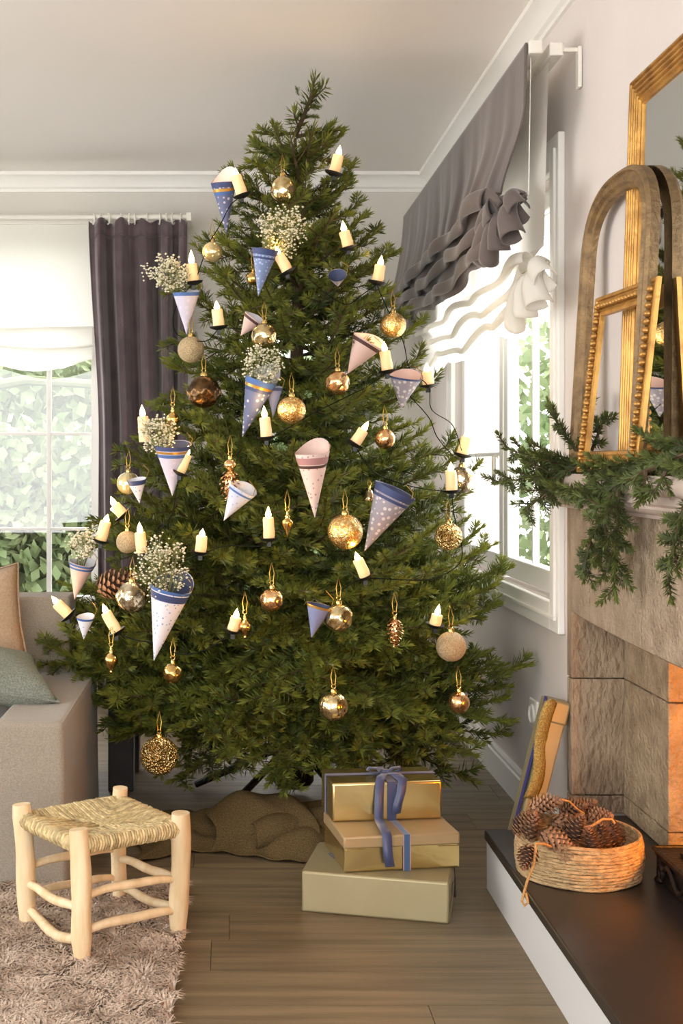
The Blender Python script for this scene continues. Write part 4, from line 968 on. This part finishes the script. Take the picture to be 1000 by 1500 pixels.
# tall gift leaning on the wall behind the hearth
g4 = thing('leaning_gift', 'tall champagne gift with a glitter ribbon leaning on the wall behind the hearth', 'gift', (.855, 3.77, .0), None, (0, math.radians(14.5), math.radians(4)))
obj('wrapped_box', box(-.03,.03,-.06,.035,.0,.505), M['kraft'], g4, world=False, bevel=.006, angle=60)
obj('ribbon', MB().add(strip([(-.036,-.035,.0),(-.036,-.035,.46)], .022, 3, (0,1,0))).add(strip([(-.036,-.035,.4),(-.037,-.03,.511)], .022, 3, (0,1,0))), M['ribbon_purple'], g4, world=False, smooth=False, solid=.0012)
obj('paper_flap', MB().add(box(-.034,.034,-.064,.0,.44,.511)), M['kraft'], g4, world=False, bevel=.008, angle=60)
obj('glitter_ribbon', grid(lambda u, w: (lerp(-.052,-.012,w)+.014*math.sin(u*5+.5)+.01*u, -.067-.006*math.sin(u*9)-.006*math.sin(w*4), lerp(.2,.5,u)+.012*math.sin(w*3)), 24, 6), M['ribbon_gold'], g4, world=False, angle=180, solid=.0015)
# ------------------------------------------------------------------ hearth and fireplace
he = thing('hearth', 'raised white hearth with a black slate slab', 'hearth', (1.0, 2.3, 0))
obj('riser', box(.7275, 1.02, 1.38, 3.535, 0, .136), M['white_paint'], he, smooth=False)
obj('slab', MB().add(box(.7225, 1.62, 1.38, 3.545, .136, .163)).add(box(1.0, 1.62, 3.545, 3.69, .136, .163)), M['slate'], he, smooth=False, bevel=.004)
fp = thing('fireplace', 'carved stone fireplace with a curved mantel on the right wall', 'fireplace', (1.15, 2.6, 0))
D1, X0, X1, D2 = 3.70, 1.012, 1.165, 3.32
def rough_block(x0, x1, y0, y1, z0, z1, m, amp=.002):
    o = obj('stone_block', box(x0+.0012,x1-.0012,y0+.0012,y1-.0012,z0+.0015,z1-.0015), m, fp, smooth=False, bevel=.004)
    return o
for z0, z1 in ((.163,.219),(.219,.565),(.565,1.08)):
    rough_block(X0, 1.28, D1, D1+.055, z0, z1, M['stone'])
    rough_block(X1, 1.42, D2, D1, z0, z1, M['fire_stone'])
for z0, z1 in ((.163,.219),(.219,.565),(.565,.78)): rough_block(1.42, 1.75, D2-.0, D1, z0, z1, M['fire_stone'])
for z0, z1 in ((.163,.565),(.565,1.08)): rough_block(1.012, 1.28, 1.36, 1.42, z0, z1, M['stone']); rough_block(X1, 1.75, 1.42, 1.75, z0, z1, M['fire_stone'])
for a, b in ((1.75,2.3),(2.3,2.8),(2.8,3.32)): rough_block(1.65, 1.78, a, b, .163, 1.08, M['fire_stone'])
bow = lambda y: X0-.045*(1-((y-2.56)/1.14)**2)
for a, b in ((1.42,2.2),(2.2,2.95),(2.95,3.45),(3.45,3.752)):
    mb = MB(); n = 12; ys = [lerp(a+.002, b-.002, i/n) for i in range(n+1)]; v = []
    for y in ys:
        xf = bow(y); zb = .757+.0*y
        v += [(xf+.012,y,zb),(xf,y,zb+.008),(xf,y,1.09),(1.33,y,1.09),(1.33,y,zb)]
    f = []
    for i in range(n):
        for k in range(5): f.append((i*5+k, i*5+(k+1) % 5, (i+1)*5+(k+1) % 5, (i+1)*5+k))
    f += [(4,3,2,1,0), tuple(n*5+k for k in range(5))]
    obj('hood_block', MB().add((v, f)), M['stone_front'], fp, smooth=False)
rough_block(1.33, 1.78, 1.42, 3.74, 1.0, 1.085, M['fire_stone'])
prof = [(-.2,1.078),(-.045,1.078),(-.040,1.086),(-.020,1.094),(-.012,1.102),(-.012,1.108),(-.004,1.114),(-.010,1.122),(-.014,1.13),(-.004,1.134),(.0,1.14),(.006,1.152),(.004,1.166),(-.004,1.175),(-.2,1.175)]
path = []
for i in range(13):                      # rounded far end
    a = PI/2*i/12; path.append((1.03-.125*math.sin(a)*1.0, 3.66+.16*math.cos(a), -math.sin(a), math.cos(a)))
for i in range(1, 15):
    y = lerp(3.66, 1.3, i/14); path.append((.905-.004*(1-((y-2.5)/1.2)**2), y, -1, 0))
mprof = [(o if o > -.1 else -.06, z) for o, z in prof]
def mantel():
    v = []; f = []; n = len(prof)
    for (x, y, nx, ny) in path:
        for (o, z) in prof:
            if o < -.1: v.append((1.03, min(y, 3.70), z))
            else: v.append((min(x+nx*o, 1.03), y+ny*o, z))
    for i in range(len(path)-1):
        for k in range(n): f.append((i*n+k, (i+1)*n+k, (i+1)*n+(k+1) % n, i*n+(k+1) % n))
    f.append(tuple((len(path)-1)*n+k for k in range(n-1,-1,-1))); return v, f
obj('mantel_shelf', mantel(), M['mantel'], fp, angle=35)
# iron fire basket, logs and fire (mostly beyond the right edge of the photo)
gr = thing('fire_basket', 'black cast iron fire basket with scrolls on the hearth', 'fire basket', (1.3, 2.8, .163))
obj('tray', MB().add(box(1.06,1.6,2.35,3.12,.225,.243)), M['iron'], gr, smooth=False, bevel=.005)
obj('front_panel', box(1.066,1.076,2.35,3.12,.168,.228), M['iron'], gr, smooth=False)
obj('end_panel', box(1.066,1.6,3.10,3.112,.168,.228), M['iron'], gr, smooth=False)
for (x, y) in ((1.075,3.1),(1.075,2.37),(1.58,3.1),(1.58,2.37)): obj('foot', lathe([(.018,0),(.022,.006),(.012,.02),(.016,.07)], 12), M['iron'], gr, world=False).location = (x-1.3, y-2.8, 0)
obj('top_rim', tube([(1.058,2.35,.243),(1.058,3.12,.243),(1.6,3.12,.243)], .006, 8), M['iron'], gr)
for k in range(4):
    y0 = 3.08-k*.18
    sc = [(1.058, y0-.03-.14*t, .205+.018*math.sin(t*2*PI)) for t in [i/16 for i in range(17)]]
    obj('scroll', tube(sc, .006, 8), M['iron'], gr)
    sp = [(1.057, y0-.02+.018*(1-t*.6)*math.cos(t*9), .2+.018*(1-t*.6)*math.sin(t*9)) for t in [i/18 for i in range(19)]]
    obj('scroll', tube(sp, .005, 8), M['iron'], gr)
for k in range(7): obj('bar', box(1.1,1.58,2.42+k*.1,2.45+k*.1,.243,.252), M['iron'], gr, smooth=False)
for i, (x, y, z, a) in enumerate(((1.48,2.62,.305,.2),(1.40,2.5,.3,-.3),(1.45,2.56,.39,.9))):
    o = obj('log', tube([(-.2,0,0),(-.05,.01,.006),(.2,0,0)], [.05,.053,.046], 12), M['log'], world=False, angle=60); o.location = (x,y,z); o.rotation_euler = (0,0,PI/2+a)
    tag(o, ('split log burning at the back of the fire basket','split log burning at the front of the fire basket','split log lying across the other burning logs')[i], 'log', 'logs in the fire')
def flame(u, w):
    a = u*2*PI; r = (.16*(1-w)**.7)*(1+.3*math.sin(a*3+w*7)); return (1.47+.6*r*math.cos(a), 2.56+r*math.sin(a), .33+.34*w*(1+.25*math.sin(a*2+1)))
tag(obj('fire_flame', grid(flame, 30, 14), M['fire'], center=True, angle=180), 'orange flames rising from the burning logs', 'fire')
lt = bpy.data.objects.new('fire_glow', bpy.data.lights.new('fire_glow', 'POINT')); COL.objects.link(lt)
lt.data.energy = 28; lt.data.color = (1,.36,.012); lt.data.shadow_soft_size = .1; lt.location = (1.46, 2.66, .5)

# ------------------------------------------------------------------ basket with pine cones
BX, BY, BZ, BR, BH = .887, 3.175, .1635, .155, .104
bk = thing('basket', 'round coiled jute basket on the slate hearth', 'basket', (BX, BY, BZ))
NC = 13
for k in range(NC):
    z = .005+k*(BH-.008)/(NC-1); R_ = BR*(.965+.035*math.sin(k/(NC-1)*PI))
    ring = [(R_*math.cos(a)*(1+.006*math.sin(a*9+k*1.7)), R_*math.sin(a)*(1+.006*math.sin(a*7+k)), z+.0012*math.sin(a*5+k*2)) for a in [2*PI*i/72 for i in range(72)]]
    obj('coil', tube(ring, .0054, 8, closed=True), M['jute'], bk, world=False, angle=180)
obj('basket_floor', lathe([(0,.0),(BR*.96,.0),(BR*.96,.008),(0,.008)], 40), M['jute'], bk, world=False)
obj('inner_lining', lathe([(BR*.955,.004),(BR*.955,BH-.004),(BR*.94,BH-.004),(BR*.94,.004)], 48), M['jute'], bk, world=False)
CM = [mesh_of('pine_cone', pine_cone_mesh(L, r, n, None, op), [M['cone_scale'], M['cone_core']], True, 30) for L, r, n, op in ((.105,.029,110,.6),(.095,.031,100,.9),(.09,.028,96,.4))]
PCN = [  # x, y, approx length px direction (from base to tip), depth, label
 ((776,1186),(823,1172),3.20,'reddish pine cone lying topmost in the basket'),
 ((806,1205),(862,1222),3.13,'pine cone in the middle of the heap under the topmost one'),
 ((790,1218),(838,1244),3.05,'large open pine cone at the front of the heap'),
 ((870,1255),(862,1212),3.06,'upright pine cone at the front centre of the basket'),
 ((888,1248),(878,1204),3.10,'orange lit pine cone with twine, second from the right'),
 ((902,1244),(896,1202),3.13,'orange lit pine cone at the right end of the heap'),
 ((838,1196),(860,1182),3.26,'dark pine cone standing at the back of the basket'),
 ((858,1206),(892,1196),3.22,'pale pine cone lying behind the twine loop'),
 ((774,1232),(782,1200),3.10,'tan pine cone at the left side of the basket'),
 ((758,1226),(776,1190),3.17,'brown pine cone leaning on the left basket rim'),
 ((836,1232),(848,1204),3.09,'dark open pine cone in the shaded middle of the heap'),
 ((812,1252),(852,1250),3.06,'pine cone lying low behind the front rim'),
 ((818,1190),(832,1186),3.24,'small dark pine cone tucked behind the topmost one'),
]
for i, (a, b, D, lab) in enumerate(PCN):
    pa, pb = px(*a, D), px(*b, D+.01*math.sin(i)); d = pb-pa
    o = bpy.data.objects.new('pine_cone', CM[i % 3]); COL.objects.link(o); o.location = pa
    s = max(.072, d.length)/(.105,.095,.09)[i % 3]; s = min(s, 1.1); w = min(max(s, 1.05), 1.25)
    o.rotation_euler = Vector((0,0,1)).rotation_difference(d).to_euler(); o.scale = (w, w, s); tag(o, lab, 'pine cone', 'pine cones in the jute basket')
hb = px(778,1238,3.0); o = bpy.data.objects.new('pine_cone', CM[1]); COL.objects.link(o); o.location = hb
o.rotation_euler = Vector((0,0,1)).rotation_difference(px(767,1272,2.97)-hb).to_euler(); o.scale = (.8,.8,.66); tag(o, 'small pine cone hanging over the basket rim on twine', 'pine cone', 'pine cones in the jute basket')
T = thing('twine', 'loop of tan twine hanging over the basket front', 'twine', px(775,1250,3.0))
obj('strand', tube([px(806,1240,3.03), px(796,1236,2.99), px(784,1236,2.985), px(784,1246,2.975), px(782,1264,2.97), px(772,1290,2.97), px(767,1308,2.97), px(764,1320,2.968), px(768,1327,2.966), px(773,1322,2.966), px(770,1308,2.968)], .0032, 7), M['twine'], T)
tag(obj('twine', tube([px(822,1171,3.19), px(834,1174,3.2), px(846,1186,3.21), px(856,1192,3.2)], .0025, 6), M['twine'], center=True), 'thin twine arching over the heap of pine cones', 'twine')
tag(obj('twine', tube([px(845,1214,3.08), px(866,1210,3.08), px(882,1200,3.09), px(896,1200,3.1), px(900,1206,3.1)], .003, 6), M['twine'], center=True), 'orange lit twine across the right-hand pine cones', 'twine')

# ------------------------------------------------------------------ mirrors and frames on the mantel
def frame_basis(ybot, xbot, xtop, zbot, ztop):
    return Vector((xbot, ybot, zbot)), Vector((xtop-xbot, 0, ztop-zbot)).normalized()
def moulded(parent, name, corners, prof, m):
    """mitred frame: corners (u,v) counter-clockwise in the frame's plane, prof = (inset, proud) pairs"""
    n = len(corners); cen = (sum(c[0] for c in corners)/n, sum(c[1] for c in corners)/n)
    for i in range(n):
        a, b = corners[i], corners[(i+1) % n]; v = []
        for (c, prv, nxt) in ((a, corners[i-1], b), (b, a, corners[(i+2) % n])):
            e1 = Vector((c[0]-prv[0], c[1]-prv[1])).normalized(); e2 = Vector((nxt[0]-c[0], nxt[1]-c[1])).normalized()
            n1 = Vector((-e1.y, e1.x)); n2 = Vector((-e2.y, e2.x)); mt = n1+n2; mt = mt/max(.2, mt.dot(n1))
            for (ins, pr) in prof: v.append((-pr, c[0]+mt.x*ins, c[1]+mt.y*ins))
        k = len(prof); f = [(j, j+1, k+j+1, k+j) for j in range(k-1)]+[(k-1, 0, k, 2*k-1)]
        obj(name, MB().add((v, [q[::-1] for q in f]+[tuple(range(k)), tuple(range(2*k-1,k-1,-1))])), m, parent, world=False, angle=25)
def lean(t, xb, zb, lean_a, yaw=0.): t.location = (xb, t.location.y, zb); t.rotation_euler = (0, lean_a, yaw)
# local frame: x away from the viewer side (into wall), y along the wall, z up
gm = thing('gilt_mirror', 'large gilded mirror with a ridged frame leaning on the mantel', 'mirror', (.998, 2.4, 1.177)); gm.rotation_euler = (0, math.radians(1.8), 0)
y0, y1, hh = -1.15, .75, .985
ridge = [(0,0),(0,.017)]
for k in range(5): ridge += [(.004+k*.013,.022-.0015*k),(.009+k*.013,.022-.0015*k),(.0115+k*.013,.016-.0015*k)]
ridge += [(.073,.010),(.075,.004),(.075,0)]
moulded(gm, 'frame_rail', [(y0,0),(y1,0),(y1,hh),(y0,hh)], [(i, p) for i, p in ridge], M['gilt'])
obj('mirror_glass', box(-.006,-.002,y0+.06,y1-.06,.06,hh-.06), M['mirror'], gm, world=False, smooth=False)
obj('backing', box(-.0015,.004,y0+.02,y1-.02,.02,hh-.02), M['wood_back'], gm, world=False, smooth=False)
# arched frame
af = thing('arched_frame', 'worn arched wooden frame standing before the gilded mirror', 'picture frame', (.962, 3.17, 1.177)); af.rotation_euler = (0, math.radians(3.4), 0)
wd, sp, ap = .28, .55, .765
def arch_pt(t):   # outline going up the near leg, over the arch, down the far leg
    if t < .3: return (-wd, lerp(0, sp, t/.3))
    if t > .7: return (wd, lerp(sp, 0, (t-.7)/.3))
    a = PI*(1-(t-.3)/.4); return (wd*math.copysign(abs(math.cos(a))**.8, math.cos(a)), sp+(ap-sp)*abs(math.sin(a))**.75)
N_ = 70; out = [arch_pt(i/N_) for i in range(N_+1)]
aprof = [(0,0),(0,.022),(.006,.03),(.012,.03),(.016,.024),(.022,.026),(.03,.034),(.04,.03),(.044,.02),(.052,.016),(.054,0)]
v = []; f = []; k = len(aprof)
for i, c in enumerate(out):
    p, q = out[max(0,i-1)], out[min(N_,i+1)]; e = Vector((q[0]-p[0], q[1]-p[1])).normalized(); nn = Vector((e.y, -e.x))
    for (ins, pr) in aprof: v.append((-pr, c[0]+nn.x*ins, c[1]+nn.y*ins))
for i in range(N_):
    for j in range(k): f.append((i*k+j, (i+1)*k+j, (i+1)*k+(j+1) % k, i*k+(j+1) % k))
f += [tuple(range(k)), tuple(N_*k+j for j in range(k-1,-1,-1))]
obj('arch_moulding', MB().add((v, f)), M['gilt_old'], af, world=False, angle=30)
obj('bottom_rail', MB().add(box(-.03,0,-wd+.01,wd-.01,0,.055)).add(box(-.036,-.03,-wd+.02,wd-.02,.01,.028)), M['gilt_old'], af, world=False, smooth=False, bevel=.004)
# small beaded frame
bf = thing('beaded_frame', 'small gilded frame with a beaded edge in front of the arched frame', 'picture frame', (.925, 3.05, 1.178)); bf.rotation_euler = (0, math.radians(6.5), math.radians(4))
hw, hh2 = .195, .455
moulded(bf, 'frame_rail', [(-hw,0),(hw,0),(hw,hh2),(-hw,hh2)], [(0,0),(0,.010),(.003,.013),(.01,.013),(.012,.009),(.042,.009),(.044,.012),(.052,.010),(.053,0)], M['gilt'])
bd = None
for (ya, za, yb, zb) in ((-hw+.027,.027,-hw+.027,hh2-.027),(hw-.027,.027,hw-.027,hh2-.027),(-hw+.027,hh2-.027,hw-.027,hh2-.027)):
    L = math.hypot(yb-ya, zb-za); n = int(L/.019)
    for i in range(n+1):
        t = i/n
        if bd is None: bd = obj('bead', lathe(ball_profile(.0115, 6, .75), 10), M['gilt'], bf, world=False, angle=180); o = bd
        else: o = copy_part(bd, bf)
        o.location = (-.012, lerp(ya,yb,t), lerp(za,zb,t)); o.rotation_euler = (random.uniform(-.5,.5), 0, 0)

# ------------------------------------------------------------------ fir garland on the mantel
def pX(x, y, X): return px(x, y, X*F/(x-CX))
SPR = [0]
def spray(v, a, b, lab, roll=0., k=1.0):
    A, B = Vector(a), Vector(b); d = B-A; L = d.length; xa = d.normalized(); ya = Vector((0,0,1)).cross(xa)
    if ya.length < .05: ya = Vector((0,1,0))
    ya.normalize(); za = xa.cross(ya); R_ = Matrix((xa, ya, za)).transposed() @ Matrix.Rotation(roll, 3, 'X'); SPR[0] += 1
    me = branch_mesh('fir_spray', 300+SPR[0], L, M['needle2'], tw_sp=(.034,.034,.045,.04)[v], need=.023, start0=.08, dens=2000, wide=(.5,.5,.13,.4)[v]*(.7 if L > .4 else 1), roundness=1.0, width=.0032, thick=.005, sub=v < 2)
    o = bpy.data.objects.new('fir_spray', me); COL.objects.link(o)
    o.matrix_world = Matrix.Translation(A) @ R_.to_4x4(); return tag(o, lab, 'fir branch', 'fir sprays laid along the mantel')
spray(0, pX(866,672,.95), pX(722,690,.74), 'fir spray reaching furthest left over the mantel end', .7, .95)
spray(0, pX(850,676,.96), pX(742,660,.80), 'upper fir spray over the left mantel end', 1.0, .9)
spray(1, pX(846,680,.93), pX(750,748,.78), 'fir spray drooping down to the left of the mantel', .9)
spray(1, pX(862,676,.94), pX(778,672,.85), 'short fir spray lying on the left mantel corner', .5)
spray(0, pX(852,682,.92), pX(762,708,.82), 'dark fir spray under the upper ones at the mantel end', .6, .8)
spray(3, pX(850,668,.95), pX(806,592,.90), 'fir sprig standing up beside the arched frame', .9)
spray(3, pX(850,662,.95), pX(862,584,.95), 'upright fir sprig in front of the arched frame leg', 1.2)
spray(3, pX(866,660,.93), pX(884,606,.95), 'small dark fir sprig behind the beaded frame', 1.2)
spray(2, pX(962,684,.90), pX(792,726,.84), 'bright green fir spray along the front mantel edge', .6, 1.5)
spray(2, pX(930,690,.90), pX(840,706,.87), 'short fir spray beside the bright green one on the mantel edge', .6, 1.9)
spray(2, pX(1010,664,.91), pX(880,688,.89), 'fir spray lying before the beaded frame on the mantel', .6, 1.6)
spray(2, pX(1040,650,.93), pX(925,672,.91), 'fir spray at the foot of the gilded mirror', .6, 1.8)
spray(2, pX(1060,672,.90), pX(955,696,.88), 'fir spray at the right end of the mantel', .6, 1.8)
spray(0, pX(912,690,.89), pX(856,822,.875), 'fir spray hanging in front of the stone hood on the left', 1.2, .62)
spray(1, pX(905,715,.885), pX(912,838,.90), 'dark fir spray hanging in front of the vertical stone joint', 1.9, .75)
spray(0, pX(880,740,.875), pX(886,882,.88), 'lowest fir tip of the hanging mantel greenery', 1.0, .55)
spray(3, pX(866,795,.87), pX(843,850,.865), 'small fir tip hanging left of the lowest one', 1.4)
spray(1, pX(1010,722,.87), pX(978,852,.87), 'fir spray hanging at the right edge of the picture', 1.4, .8)
spray(3, pX(945,690,.885), pX(943,738,.87), 'thin bare fir twig hanging over the mantel moulding', 1.2, .6)
spray(3, pX(975,690,.885), pX(956,735,.87), 'small dark fir twig hanging right of the thin one', 1.2, .7)
